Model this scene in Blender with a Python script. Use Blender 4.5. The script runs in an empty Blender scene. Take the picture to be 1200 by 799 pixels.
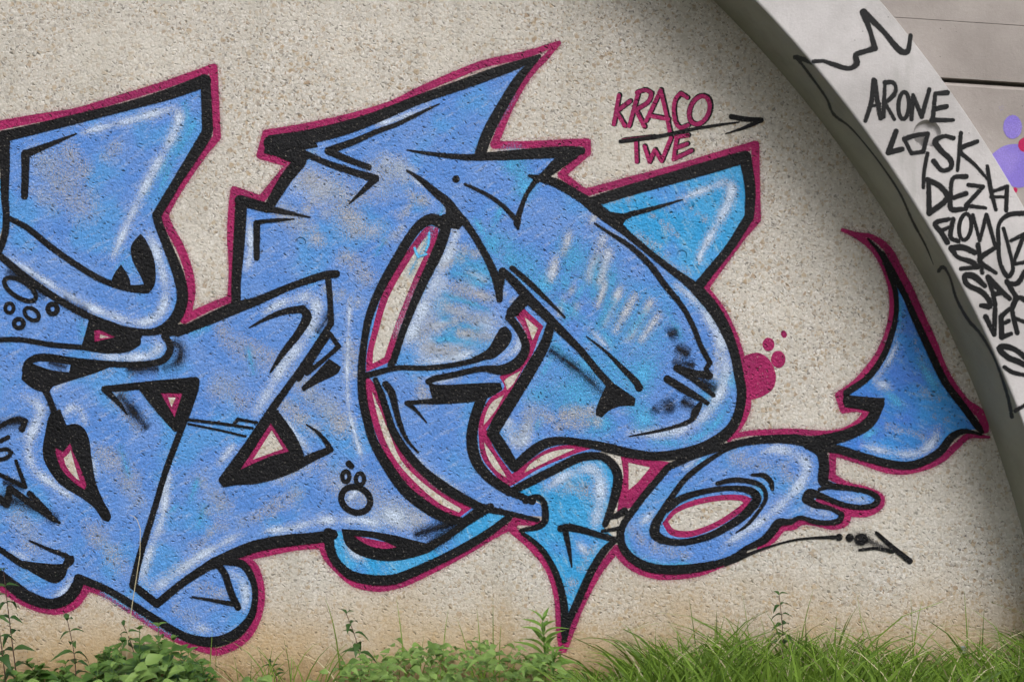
import bpy, bmesh, math, random
from mathutils import Vector, Matrix
from mathutils.geometry import delaunay_2d_cdt
random.seed(7)
SC = bpy.context.scene
COL = SC.collection

# ------------------------------------------------------------------ camera, world, sun, exposure
S = 0.00375            # metres on the wall per photograph pixel
D = 4.8                # camera to wall
ZC = 1.56              # camera height
CX, CY = 600.0, 399.5
cam_d = bpy.data.cameras.new('camera'); cam = bpy.data.objects.new('camera', cam_d); COL.objects.link(cam)
cam.location = (0, -D, ZC); cam.rotation_euler = (math.radians(90), 0, 0)
cam_d.sensor_width = 36.0; cam_d.lens = 36.0 * D / (1200 * S)
cam_d.clip_start = 0.05; cam_d.clip_end = 2000
SC.camera = cam

SUN_EL, SUN_AZ = 50.0, 161.0     # azimuth clockwise from +Y: behind the camera, to its right
w = bpy.data.worlds.new('World'); SC.world = w; w.use_nodes = True
wn = w.node_tree.nodes; wl = w.node_tree.links
bg = wn['Background']
sky = wn.new('ShaderNodeTexSky'); sky.sky_type = 'NISHITA'; sky.sun_disc = False
sky.sun_elevation = math.radians(SUN_EL); sky.sun_rotation = math.radians(SUN_AZ)
sky.air_density = 1.0; sky.dust_density = 4.0; sky.ozone_density = 1.0
hs = wn.new('ShaderNodeHueSaturation'); hs.inputs['Saturation'].default_value = 0.22
wl.new(sky.outputs[0], hs.inputs['Color']); wl.new(hs.outputs[0], bg.inputs['Color'])
bg.inputs['Strength'].default_value = 0.10
sd = bpy.data.lights.new('sun', 'SUN'); sun = bpy.data.objects.new('sun', sd); COL.objects.link(sun)
sd.energy = 1.5; sd.angle = math.radians(30); sd.color = (1.0, 0.97, 0.93)
a, e = math.radians(SUN_AZ), math.radians(SUN_EL)
to_sun = Vector((math.sin(a) * math.cos(e), math.cos(a) * math.cos(e), math.sin(e)))
sun.rotation_euler = to_sun.to_track_quat('Z', 'Y').to_euler()
sun.location = to_sun * 30
SC.view_settings.view_transform = 'Standard'; SC.view_settings.look = 'None'
SC.view_settings.gamma = 1.0; SC.view_settings.exposure = 0.50
SC.view_settings.use_curve_mapping = False
SC.cycles.transparent_max_bounces = 32
SC.cycles.use_adaptive_sampling = True; SC.cycles.adaptive_threshold = 0.04; SC.cycles.adaptive_min_samples = 24
SC.cycles.max_bounces = 4; SC.cycles.diffuse_bounces = 2; SC.cycles.transmission_bounces = 2; SC.cycles.glossy_bounces = 2

# ------------------------------------------------------------------ helpers
def tag(o, label=None, cat=None, group=None, kind=None):
    if label: o['label'] = label
    if cat: o['category'] = cat
    if group: o['group'] = group
    if kind: o['kind'] = kind
    return o

def link(name, me, mat=None, parent=None):
    o = bpy.data.objects.new(name, me); COL.objects.link(o)
    if mat is not None: me.materials.append(mat)
    if parent is not None: o.parent = parent
    return o

def empty(name, loc=(0, 0, 0)):
    o = bpy.data.objects.new(name, None); COL.objects.link(o); o.location = loc
    o.empty_display_size = 0.1
    return o

def mesh(name, v, f):
    me = bpy.data.meshes.new(name); me.from_pydata(v, [], f); me.update(); return me

# ------------------------------------------------------------------ geometry of the arch (in wall pixels)
ACX, ACY, AR = -103.7, 965.3, 1346.5          # circle of the arch's underside
RW = 100.0                                     # width of the rib
SF = 1.079                                     # how much closer the rib's face is
DEP = D * (1 - 1 / SF)                         # the wall sits this far behind the face of the rib
PDEP = DEP - 0.045                             # face of the spandrel panels
def w2(px, py): return ((px - CX) * S, ZC + (CY - py) * S)
AX, AZ = w2(ACX, ACY); RI = AR * S; RO = (AR + RW) * S

def map_wall(px, py, off): x, z = w2(px, py); return (x, -off, z)
def map_plane(dep):
    k = (D - dep) / D
    def f(px, py, off): return ((px - CX) * S * k, -dep - off, ZC + (CY - py) * S * k)
    return f
map_face = map_plane(DEP)
map_span = map_plane(PDEP)
def map_soffit(px, py, off):
    # where the line of sight meets the underside of the arch
    lo, hi = 0.98, 1.12
    for _ in range(40):
        s = (lo + hi) / 2
        qx, qy = CX + (px - CX) / s, CY + (py - CY) / s
        if math.hypot(qx - ACX, qy - ACY) > AR: lo = s
        else: hi = s
    s = min(max(s, 1.002), SF - 0.002)
    x, z = w2(CX + (px - CX) / s, CY + (py - CY) / s)
    y = -D * (1 - 1 / s)
    r = math.hypot(x - AX, z - AZ); k = (RI - off) / r
    return (AX + (x - AX) * k, y, AZ + (z - AZ) * k)

# ------------------------------------------------------------------ node helpers
class NT:
    flat = False        # textures read in the wall's own plane
    def __init__(s, tree): s.t = tree; s.n = tree.nodes; s.l = tree.links
    def node(s, typ, **kw):
        n = s.n.new(typ)
        for k, v in kw.items():
            if k.startswith('i_'):
                key = k[2:]; key = int(key) if key.isdigit() else key.replace('_', ' ')
                s.put(n.inputs[key], v)
            else: setattr(n, k, v)
        return n
    def put(s, sock, v):
        if isinstance(v, bpy.types.NodeSocket): s.l.new(v, sock)
        else: sock.default_value = v
    def math(s, op, a, b=0.0, c=None, clamp=False):
        n = s.n.new('ShaderNodeMath'); n.operation = op; n.use_clamp = clamp
        s.put(n.inputs[0], a); s.put(n.inputs[1], b)
        if c is not None: s.put(n.inputs[2], c)
        return n.outputs[0]
    def rng(s, v, a, b, c=0.0, d=1.0, smooth=True):
        n = s.n.new('ShaderNodeMapRange'); n.interpolation_type = 'SMOOTHSTEP' if smooth else 'LINEAR'
        s.put(n.inputs[0], v); s.put(n.inputs[1], a); s.put(n.inputs[2], b); s.put(n.inputs[3], c); s.put(n.inputs[4], d)
        return n.outputs[0]
    def mix(s, f, a, b, typ='MIX'):
        n = s.n.new('ShaderNodeMix'); n.data_type = 'RGBA'; n.blend_type = typ
        s.put(n.inputs[0], f); s.put(n.inputs[6], a); s.put(n.inputs[7], b)
        return n.outputs[2]
    def noise(s, vec, scale, detail=3.0, rough=0.55):
        n = s.n.new('ShaderNodeTexNoise'); n.noise_dimensions = '2D' if s.flat else '3D'; s.put(n.inputs['Vector'], vec)
        n.inputs['Scale'].default_value = scale; n.inputs['Detail'].default_value = detail; n.inputs['Roughness'].default_value = rough
        return n.outputs[0]
    def voro(s, vec, scale, feature='F1', rnd=1.0):
        n = s.n.new('ShaderNodeTexVoronoi'); n.voronoi_dimensions = '2D' if s.flat else '3D'; n.feature = feature; s.put(n.inputs['Vector'], vec)
        n.inputs['Scale'].default_value = scale; n.inputs['Randomness'].default_value = rnd
        return n
    def grain(s, vec, deg, squeeze):
        """coordinates stretched along a direction deg above the horizontal"""
        n = s.n.new('ShaderNodeMapping'); n.vector_type = 'TEXTURE'; s.put(n.inputs[0], vec)
        n.inputs['Rotation'].default_value = (0, 0, math.radians(deg)); n.inputs['Scale'].default_value = (1, 1 / squeeze, 1)
        return n.outputs[0]
    def mapping(s, vec, rot=(0, 0, 0), scale=(1, 1, 1), loc=(0, 0, 0)):
        n = s.n.new('ShaderNodeMapping'); s.put(n.inputs[0], vec)
        n.inputs['Location'].default_value = loc; n.inputs['Rotation'].default_value = rot; n.inputs['Scale'].default_value = scale
        return n.outputs[0]
    def pos(s): return s.n.new('ShaderNodeNewGeometry').outputs['Position']
    def ramp(s, v, stops, interp='LINEAR'):
        n = s.n.new('ShaderNodeValToRGB'); r = n.color_ramp; r.interpolation = interp
        while len(r.elements) > 1: r.elements.remove(r.elements[-1])
        r.elements[0].position = stops[0][0]; r.elements[0].color = (*stops[0][1], 1)
        for p, c in stops[1:]:
            el = r.elements.new(p); el.color = (*c, 1)
        s.put(n.inputs[0], v); return n.outputs[0]

def lin(r, g, b):
    f = lambda c: (c / 255 / 12.92) if c / 255 <= 0.04045 else ((c / 255 + 0.055) / 1.055) ** 2.4
    return (f(r), f(g), f(b))
def rgba(c): return (c[0], c[1], c[2], 1.0)

def newmat(name):
    m = bpy.data.materials.new(name); m.use_nodes = True
    nt = NT(m.node_tree); b = m.node_tree.nodes['Principled BSDF']
    return m, nt, b

# flattened wall coordinate: x, z only, so every coat of paint shares the wall's own relief
def flat_pos(nt):
    nt.flat = True
    sx = nt.node('ShaderNodeSeparateXYZ'); nt.l.new(nt.pos(), sx.inputs[0])
    cb = nt.node('ShaderNodeCombineXYZ'); nt.l.new(sx.outputs[0], cb.inputs[0]); nt.l.new(sx.outputs[2], cb.inputs[1])
    return cb.outputs[0]

def make_relief():
    g = bpy.data.node_groups.new('pebble_relief', 'ShaderNodeTree')
    g.interface.new_socket('Height', in_out='OUTPUT', socket_type='NodeSocketFloat')
    g.interface.new_socket('Pit', in_out='OUTPUT', socket_type='NodeSocketFloat')
    nt = NT(g); out = g.nodes.new('NodeGroupOutput')
    p = flat_pos(nt)
    wob = nt.node('ShaderNodeTexNoise', noise_dimensions='2D', i_Scale=60.0, i_Detail=0.0); nt.l.new(p, wob.inputs['Vector'])
    va = nt.node('ShaderNodeVectorMath', operation='MULTIPLY_ADD')
    nt.l.new(wob.outputs['Color'], va.inputs[0]); va.inputs[1].default_value = (0.012, 0.012, 0); nt.l.new(p, va.inputs[2])
    pw = va.outputs[0]
    st = nt.voro(pw, 62.0)
    h1 = nt.math('MULTIPLY', st.outputs['Distance'], -0.42)
    f = nt.math('MULTIPLY', nt.noise(p, 88.0, 3.0, 0.65), 0.8)
    lump = nt.math('MULTIPLY', nt.noise(p, 16.0, 1.0), 0.6)
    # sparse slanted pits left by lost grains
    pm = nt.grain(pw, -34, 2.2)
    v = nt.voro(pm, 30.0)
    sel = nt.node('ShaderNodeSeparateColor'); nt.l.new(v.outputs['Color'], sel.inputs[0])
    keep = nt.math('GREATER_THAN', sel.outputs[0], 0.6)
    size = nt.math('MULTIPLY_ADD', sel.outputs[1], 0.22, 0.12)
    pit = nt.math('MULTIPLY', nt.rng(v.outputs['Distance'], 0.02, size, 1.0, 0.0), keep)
    # two round tie holes, plugged and painted over
    dents = None
    for (px, py, r) in ((352.5, 284, 6.2), (799, 299, 6.2)):
        x, z = w2(px, py)
        dn = nt.node('ShaderNodeVectorMath', operation='DISTANCE'); nt.l.new(p, dn.inputs[0]); dn.inputs[1].default_value = (x, z, 0)
        dd = nt.rng(dn.outputs['Value'], r * S * 0.78, r * S * 1.0, 1.0, 0.0)
        dents = dd if dents is None else nt.math('MAXIMUM', dents, dd)
    h = nt.math('ADD', h1, nt.math('ADD', f, lump))
    h = nt.math('SUBTRACT', h, nt.math('MULTIPLY', pit, 1.9))
    h = nt.math('SUBTRACT', h, nt.math('MULTIPLY', dents, 2.6))
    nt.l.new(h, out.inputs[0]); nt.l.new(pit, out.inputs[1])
    return g
RELIEF = make_relief()

def add_relief(nt, b, strength, dist=0.008):
    g = nt.node('ShaderNodeGroup'); g.node_tree = RELIEF
    bp = nt.node('ShaderNodeBump'); bp.inputs['Strength'].default_value = strength; bp.inputs['Distance'].default_value = dist
    nt.l.new(g.outputs[0], bp.inputs['Height']); nt.l.new(bp.outputs[0], b.inputs['Normal'])
    return g

# ------------------------------------------------------------------ materials
def mat_wall():
    m, nt, b = newmat('exposed_aggregate')
    p = flat_pos(nt)
    wob = nt.node('ShaderNodeTexNoise', noise_dimensions='2D', i_Scale=60.0, i_Detail=0.0); nt.l.new(p, wob.inputs['Vector'])
    va = nt.node('ShaderNodeVectorMath', operation='MULTIPLY_ADD')
    nt.l.new(wob.outputs['Color'], va.inputs[0]); va.inputs[1].default_value = (0.012, 0.012, 0); nt.l.new(p, va.inputs[2])
    pw = va.outputs[0]
    st = nt.voro(pw, 62.0)
    sc = nt.node('ShaderNodeSeparateColor'); nt.l.new(st.outputs['Color'], sc.inputs[0])
    c1 = nt.ramp(sc.outputs[0], [(0.0, (0.50, 0.47, 0.425)), (0.2, (0.61, 0.56, 0.495)), (0.42, (0.68, 0.64, 0.585)), (0.58, (0.56, 0.53, 0.49)),
                                 (0.72, (0.66, 0.635, 0.605)), (0.83, (0.45, 0.33, 0.20)), (0.89, (0.50, 0.41, 0.29)), (0.94, (0.36, 0.23, 0.10)), (0.965, (0.20, 0.185, 0.175)), (1.0, (0.34, 0.31, 0.28))], 'CONSTANT')
    st2 = nt.voro(pw, 150.0)
    sc2 = nt.node('ShaderNodeSeparateColor'); nt.l.new(st2.outputs['Color'], sc2.inputs[0])
    c2 = nt.ramp(sc2.outputs[0], [(0.0, (0.55, 0.51, 0.46)), (0.5, (0.48, 0.45, 0.41)), (0.68, (0.70, 0.67, 0.64)), (0.84, (0.34, 0.26, 0.18)), (0.92, (0.17, 0.155, 0.145)), (0.97, (0.76, 0.73, 0.7))], 'CONSTANT')
    inst = nt.rng(st.outputs['Distance'], 0.30, 0.52)
    c = nt.mix(inst, c1, c2)
    c = nt.mix(0.35, c, c2)
    # scattered larger brown pebbles
    vb = nt.voro(pw, 27.0); sb = nt.node('ShaderNodeSeparateColor'); nt.l.new(vb.outputs['Color'], sb.inputs[0])
    big = nt.math('MULTIPLY', nt.rng(vb.outputs['Distance'], 0.16, 0.34, 0.75, 0.0), nt.math('GREATER_THAN', sb.outputs[0], 0.72))
    c = nt.mix(big, c, nt.ramp(sb.outputs[1], [(0.0, (0.40, 0.28, 0.15)), (0.4, (0.33, 0.27, 0.21)), (0.65, (0.46, 0.37, 0.26)), (0.85, (0.30, 0.18, 0.08))], 'CONSTANT'))
    # broad weathering
    c = nt.mix(nt.rng(nt.noise(p, 1.6, 4.0), 0.35, 0.7, 0.0, 0.3), c, rgba((0.47, 0.44, 0.39)))
    c = nt.mix(nt.rng(nt.noise(p, 420.0, 2.0), 0.3, 0.75, 0.0, 0.5), c, rgba((0.40, 0.37, 0.33)))
    # rain streaks and paler worn areas
    c = nt.mix(nt.rng(nt.noise(nt.mapping(p, scale=(1.0, 0.12, 1.0)), 5.0, 3.0, 0.6), 0.5, 0.72, 0.0, 0.22), c, rgba((0.36, 0.34, 0.29)))
    c = nt.mix(nt.rng(nt.noise(nt.mapping(p, loc=(7, 3, 0)), 2.3, 3.0, 0.6), 0.5, 0.7, 0.0, 0.3), c, rgba((0.66, 0.62, 0.56)))
    # soil splashed up from the ground
    sx = nt.node('ShaderNodeSeparateXYZ'); nt.l.new(p, sx.inputs[0])
    hh = nt.math('ADD', sx.outputs[1], nt.math('MULTIPLY', nt.noise(p, 3.2, 5.0), -0.36))
    soil = nt.rng(hh, -0.14, 0.44, 0.88, 0.0)
    c = nt.mix(soil, c, rgba((0.46, 0.315, 0.155)))
    mud = nt.math('MULTIPLY', nt.rng(nt.math('ADD', sx.outputs[1], nt.math('MULTIPLY', nt.noise(p, 17.0, 4.0, 0.7), -0.3)), -0.12, 0.06, 0.8, 0.0), 1.0)
    c = nt.mix(mud, c, rgba((0.25, 0.165, 0.08)))
    nt.l.new(c, b.inputs['Base Color']); b.inputs['Roughness'].default_value = 0.9
    b.inputs['Specular IOR Level'].default_value = 0.25
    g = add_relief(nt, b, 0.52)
    nt.put(b.inputs['Base Color'], nt.mix(nt.rng(g.outputs[1], 0.5, 0.9, 0.0, 0.45), c, rgba((0.17, 0.15, 0.13))))  # pit cores tinted dark: painted shade along with dark grains
    return m

def mat_paint(name, c1, c2=None, c3=None, patch=0.0, patch_col=(0.45, 0.46, 0.52), rough=0.6, soft=False, amp=2.2, bump=0.7, speck=0.0, streak=None, solid=False):
    m, nt, b = newmat(name)
    p = flat_pos(nt)
    col = rgba(c1)
    if c2: col = nt.mix(nt.rng(nt.noise(p, 5.5, 2.0, 0.6), 0.36, 0.66), col, rgba(c2))
    if c3: col = nt.mix(nt.rng(nt.noise(nt.mapping(p, loc=(3.1, 1.7, 0)), 3.3, 2.0, 0.62), 0.5, 0.68, 0.0, 0.85), col, rgba(c3))
    if patch:
        pv = nt.grain(p, -28 if streak is None else streak, 2.2 if streak is None else 4.0)
        pn = nt.noise(pv, 8.0 if streak is None else 11.0, 3.0, 0.6)
        gr = nt.noise(p, 120.0, 3.0, 0.75)
        pk = nt.rng(nt.math('ADD', pn, nt.math('MULTIPLY', nt.math('SUBTRACT', gr, 0.5), 0.8)), 0.54, 0.82, 0.0, patch)
        col = nt.mix(pk, col, rgba(patch_col))
    g2 = nt.noise(p, 210.0, 2.0, 0.7)
    if speck: col = nt.mix(nt.rng(nt.noise(p, 95.0, 1.0), 0.73, 0.78, 0.0, speck), col, rgba((0.42, 0.38, 0.33)))
    dark = nt.node('ShaderNodeHueSaturation'); nt.put(dark.inputs['Color'], col)
    nt.put(dark.inputs['Value'], nt.rng(g2, 0.25, 0.75, 0.76, 1.22, False))
    col = dark.outputs[0]
    b.inputs['Roughness'].default_value = rough; b.inputs['Specular IOR Level'].default_value = 0.2
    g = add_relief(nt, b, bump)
    # pit cores mixed dark: aggregate the spray missed, and shade put into the colour
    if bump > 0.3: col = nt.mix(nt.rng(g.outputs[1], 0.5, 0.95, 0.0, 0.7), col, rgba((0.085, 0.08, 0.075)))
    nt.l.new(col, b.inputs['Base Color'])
    if solid: return m
    at = nt.node('ShaderNodeAttribute'); at.attribute_name = 'cov'
    n = nt.noise(p, 170.0 if soft else 260.0, 3.0 if soft else 2.0, 0.7)
    amp = amp if soft else 1.1
    cv = nt.math('ADD', at.outputs['Fac'], nt.math('MULTIPLY', nt.math('SUBTRACT', n, 0.5), amp))
    al = nt.rng(cv, 0.10, 0.90, smooth=False) if soft else nt.rng(cv, 0.46, 0.54)
    nt.l.new(al, b.inputs['Alpha'])
    return m

def mat_concrete(name, base, dark, tint, scale=1.0, bump=0.25):
    m, nt, b = newmat(name)
    p = nt.pos()
    c = nt.mix(nt.rng(nt.noise(p, 2.2 * scale, 6.0, 0.6), 0.32, 0.7), rgba(base), rgba(dark))
    c = nt.mix(nt.rng(nt.noise(nt.mapping(p, scale=(1, 1, 0.18)), 7.0 * scale, 5.0, 0.65), 0.52, 0.75, 0.0, 0.45), c, rgba(tint))
    c = nt.mix(nt.rng(nt.noise(p, 120.0, 3.0, 0.7), 0.3, 0.75, 0.0, 0.28), c, rgba(dark))
    pv = nt.voro(p, 30.0); ps = nt.node('ShaderNodeSeparateColor'); nt.l.new(pv.outputs['Color'], ps.inputs[0])
    hole = nt.math('MULTIPLY', nt.rng(pv.outputs['Distance'], 0.03, 0.10, 1.0, 0.0), nt.math('GREATER_THAN', ps.outputs[0], 0.72))
    c = nt.mix(nt.math('MULTIPLY', hole, 0.7), c, rgba((0.10, 0.095, 0.09)))
    big = nt.noise(nt.mapping(p, scale=(1, 1, 0.35)), 1.3, 4.0, 0.65)
    c = nt.mix(nt.rng(big, 0.5, 0.7, 0.0, 0.4), c, rgba(tint))
    nt.l.new(c, b.inputs['Base Color']); b.inputs['Roughness'].default_value = 0.85; b.inputs['Specular IOR Level'].default_value = 0.3
    bp = nt.node('ShaderNodeBump'); bp.inputs['Strength'].default_value = bump; bp.inputs['Distance'].default_value = 0.005
    h = nt.math('ADD', nt.math('MULTIPLY', nt.noise(p, 90.0, 4.0, 0.65), 0.5), nt.noise(p, 9.0, 3.0))
    h = nt.math('SUBTRACT', h, nt.math('MULTIPLY', hole, 1.5))
    nt.l.new(h, bp.inputs['Height']); nt.l.new(bp.outputs[0], b.inputs['Normal'])
    return m

def mat_leaf(name, c1, c2, rough=0.5, trans=0.35):
    m, nt, b = newmat(name)
    p = nt.pos()
    oi = nt.node('ShaderNodeObjectInfo')
    at = nt.node('ShaderNodeAttribute'); at.attribute_name = 'tone'
    f = nt.math('ADD', nt.math('MULTIPLY', nt.noise(p, 9.0, 3.0), 0.7), nt.math('ADD', nt.math('MULTIPLY', at.outputs['Fac'], 0.5), nt.math('MULTIPLY', oi.outputs['Random'], 0.3)))
    c = nt.mix(nt.rng(f, 0.3, 1.0, 0, 1, False), rgba(c1), rgba(c2))
    nt.l.new(c, b.inputs['Base Color']); b.inputs['Roughness'].default_value = rough
    b.inputs['Specular IOR Level'].default_value = 0.35
    tr = nt.node('ShaderNodeBsdfTranslucent'); nt.l.new(c, tr.inputs[0])
    mx = nt.node('ShaderNodeMixShader'); mx.inputs[0].default_value = trans
    out = m.node_tree.nodes['Material Output']
    nt.l.new(b.outputs[0], mx.inputs[1]); nt.l.new(tr.outputs[0], mx.inputs[2]); nt.l.new(mx.outputs[0], out.inputs[0])
    return m

BLUE, BLUE2, CYAN = lin(86, 134, 207), lin(100, 141, 208), lin(50, 150, 210)
M = {}
_mp = mat_paint
SOLID = {}
def mat_paint(name, *a, **k):
    m = _mp(name, *a, **k)
    if not k.get('soft'): SOLID[m.name] = _mp(name + '_body', *a, **dict(k, solid=True))
    return m
M['wall'] = mat_wall()
M['pink'] = mat_paint('pink_spray', lin(158, 36, 92), lin(142, 34, 86), bump=0.85, speck=0.4)
M['pinkmist'] = mat_paint('pink_overspray', lin(158, 40, 96), soft=True)
M['black'] = mat_paint('black_spray', (0.0045, 0.0045, 0.006), (0.007, 0.007, 0.009), rough=0.6, bump=0.7, speck=0.35)
M['smoke'] = mat_paint('black_overspray', (0.010, 0.011, 0.016), soft=True, amp=1.5, bump=0.7)
M['blue'] = mat_paint('periwinkle_spray', BLUE, BLUE2, lin(82, 146, 211), patch=0.7, patch_col=lin(152, 170, 206), streak=30)
M['thin'] = mat_paint('thin_periwinkle_spray', BLUE, lin(112, 146, 208), lin(92, 150, 218), patch=0.95, patch_col=lin(176, 178, 190))
M['cyan'] = mat_paint('sky_blue_spray', CYAN, lin(70, 158, 214), lin(84, 142, 214), patch=0.7, patch_col=lin(150, 182, 200), streak=-60)
M['deep'] = mat_paint('deep_blue_spray', lin(58, 128, 205), lin(72, 122, 208), lin(60, 142, 214), patch=0.55, patch_col=lin(140, 170, 200), streak=-25)
M['aqua'] = mat_paint('aqua_spray', lin(92, 184, 236), soft=True)
M['white'] = mat_paint('pale_highlight_spray', lin(206, 221, 244), soft=True, amp=1.5)
M['bare'] = mat_paint('chalky_undercoat', lin(196, 199, 208), lin(184, 198, 220), soft=True)
M['faded'] = mat_paint('faded_marker', (0.045, 0.047, 0.042), rough=0.6, bump=0.1)
M['lilac'] = mat_paint('lilac_paint', lin(128, 112, 196), lin(140, 124, 200), bump=0.1)
M['marker'] = mat_paint('black_marker', (0.008, 0.008, 0.009), rough=0.5, bump=0.1)
M['blob'] = mat_paint('pink_dot_paint', lin(176, 30, 82), bump=0.1)
M['rib'] = mat_concrete('pale_painted_concrete', lin(202, 198, 199), lin(170, 166, 166), lin(146, 144, 140), bump=0.6)
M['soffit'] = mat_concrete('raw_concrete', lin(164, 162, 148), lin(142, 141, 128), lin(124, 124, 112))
M['panel'] = mat_concrete('grey_concrete', lin(170, 162, 158), lin(146, 138, 134), lin(126, 120, 114), bump=0.6)
M['grass'] = mat_leaf('grass_blades', (0.022, 0.062, 0.006), (0.19, 0.31, 0.04))
M['leaf'] = mat_leaf('broad_leaves', (0.05, 0.12, 0.018), (0.23, 0.35, 0.09))
M['leafdark'] = mat_leaf('nettle_leaves', (0.035, 0.085, 0.02), (0.085, 0.16, 0.04))
M['leafbright'] = mat_leaf('young_leaves', (0.12, 0.24, 0.035), (0.24, 0.36, 0.08))
M['stem'] = mat_leaf('purplish_stem', (0.06, 0.03, 0.025), (0.10, 0.05, 0.035), trans=0.0)
M['straw'] = mat_leaf('dry_straw', (0.42, 0.36, 0.22), (0.52, 0.46, 0.30), trans=0.1)
M['greenstem'] = mat_leaf('green_stem', (0.08, 0.15, 0.03), (0.14, 0.22, 0.05), trans=0.0)
def mat_ground():
    m, nt, b = newmat('soil_and_turf')
    p = nt.pos()
    c = nt.mix(nt.rng(nt.noise(p, 3.0, 6.0), 0.35, 0.65), rgba((0.10, 0.07, 0.04)), rgba((0.055, 0.09, 0.025)))
    c = nt.mix(nt.rng(nt.noise(p, 60.0, 4.0), 0.3, 0.7, 0, 0.6), c, rgba((0.07, 0.055, 0.035)))
    nt.l.new(c, b.inputs['Base Color']); b.inputs['Roughness'].default_value = 0.95
    bp = nt.node('ShaderNodeBump'); bp.inputs['Distance'].default_value = 0.03
    nt.l.new(nt.noise(p, 25.0, 6.0), bp.inputs['Height']); nt.l.new(bp.outputs[0], b.inputs['Normal'])
    return m
M['ground'] = mat_ground()
def mat_metal():
    m, nt, b = newmat('dull_galvanised_steel')
    b.inputs['Base Color'].default_value = (0.30, 0.33, 0.38, 1); b.inputs['Metallic'].default_value = 0.6; b.inputs['Roughness'].default_value = 0.45
    return m
M['metal'] = mat_metal()

# ------------------------------------------------------------------ painting tools
def parse(txt):
    res = []
    for st in txt.split(';'):
        pts = []
        for t in st.split():
            c = t.endswith('!'); q = [float(v) for v in t.rstrip('!').split(',')]
            pts.append((q, c))
        if pts: res.append(pts)
    return res

def split_corners(pts, closed=False, lim=58):
    """indices where a path turns sharply"""
    n = len(pts); cs = set()
    rng_ = range(n) if closed else range(1, n - 1)
    for i in rng_:
        a, b, c = pts[i - 1][0], pts[i][0], pts[(i + 1) % n][0]
        d1 = (b[0] - a[0], b[1] - a[1]); d2 = (c[0] - b[0], c[1] - b[1])
        l1, l2 = math.hypot(*d1), math.hypot(*d2)
        if l1 < 1e-6 or l2 < 1e-6: continue
        ang = math.degrees(math.acos(max(-1, min(1, (d1[0] * d2[0] + d1[1] * d2[1]) / l1 / l2))))
        if pts[i][1] or ang > lim: cs.add(i)
    return cs

def catmull(P, step):
    """centripetal-ish smooth resampling of [(x,y,...)]"""
    if len(P) == 2:
        L = math.hypot(P[1][0] - P[0][0], P[1][1] - P[0][1]); k = max(1, int(L / step))
        return [[a + (b - a) * i / k for a, b in zip(P[0], P[1])] for i in range(k + 1)]
    out = []
    ext = [[2 * a - b for a, b in zip(P[0], P[1])]] + P + [[2 * a - b for a, b in zip(P[-1], P[-2])]]
    for i in range(1, len(ext) - 2):
        p0, p1, p2, p3 = ext[i - 1:i + 3]
        L = math.hypot(p2[0] - p1[0], p2[1] - p1[1]); k = max(1, int(L / step + 0.5))
        l0 = math.hypot(p1[0] - p0[0], p1[1] - p0[1]) or L; l3 = math.hypot(p3[0] - p2[0], p3[1] - p2[1]) or L
        m1 = [((b - a) / (l0 + L) * L) for a, b in zip(p0, p2)]
        m2 = [((b - a) / (L + l3) * L) for a, b in zip(p1, p3)]
        for j in range(k):
            t = j / k; t2 = t * t; t3 = t2 * t
            out.append([(2 * t3 - 3 * t2 + 1) * b + (t3 - 2 * t2 + t) * u + (-2 * t3 + 3 * t2) * c + (t3 - t2) * v
                        for b, c, u, v in zip(p1, p2, m1, m2)])
    out.append(list(P[-1]))
    return out

def smooth_closed(pts, step=3.0):
    cs = sorted(split_corners(pts, True)); P = [q[0][:2] for q in pts]; n = len(P)
    if not cs:
        Q = P[-2:] + P + P[:3]
        full = catmull(Q, step)
        # cut to a single turn
        i0 = min(range(len(full)), key=lambda i: math.hypot(full[i][0] - P[0][0], full[i][1] - P[0][1]) + (0 if i < len(full) * 0.5 else 1e3))
        i1 = max((i for i in range(len(full)) if i > i0 + 2), key=lambda i: -math.hypot(full[i][0] - P[0][0], full[i][1] - P[0][1]) if i > i0 + len(full) * 0.4 else -1e9)
        return full[i0:i1]
    out = []
    for a, b in zip(cs, cs[1:] + [cs[0] + n]):
        seg = [P[i % n] for i in range(a, b + 1)]
        out += catmull(seg, step)[:-1]
    return out

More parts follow.
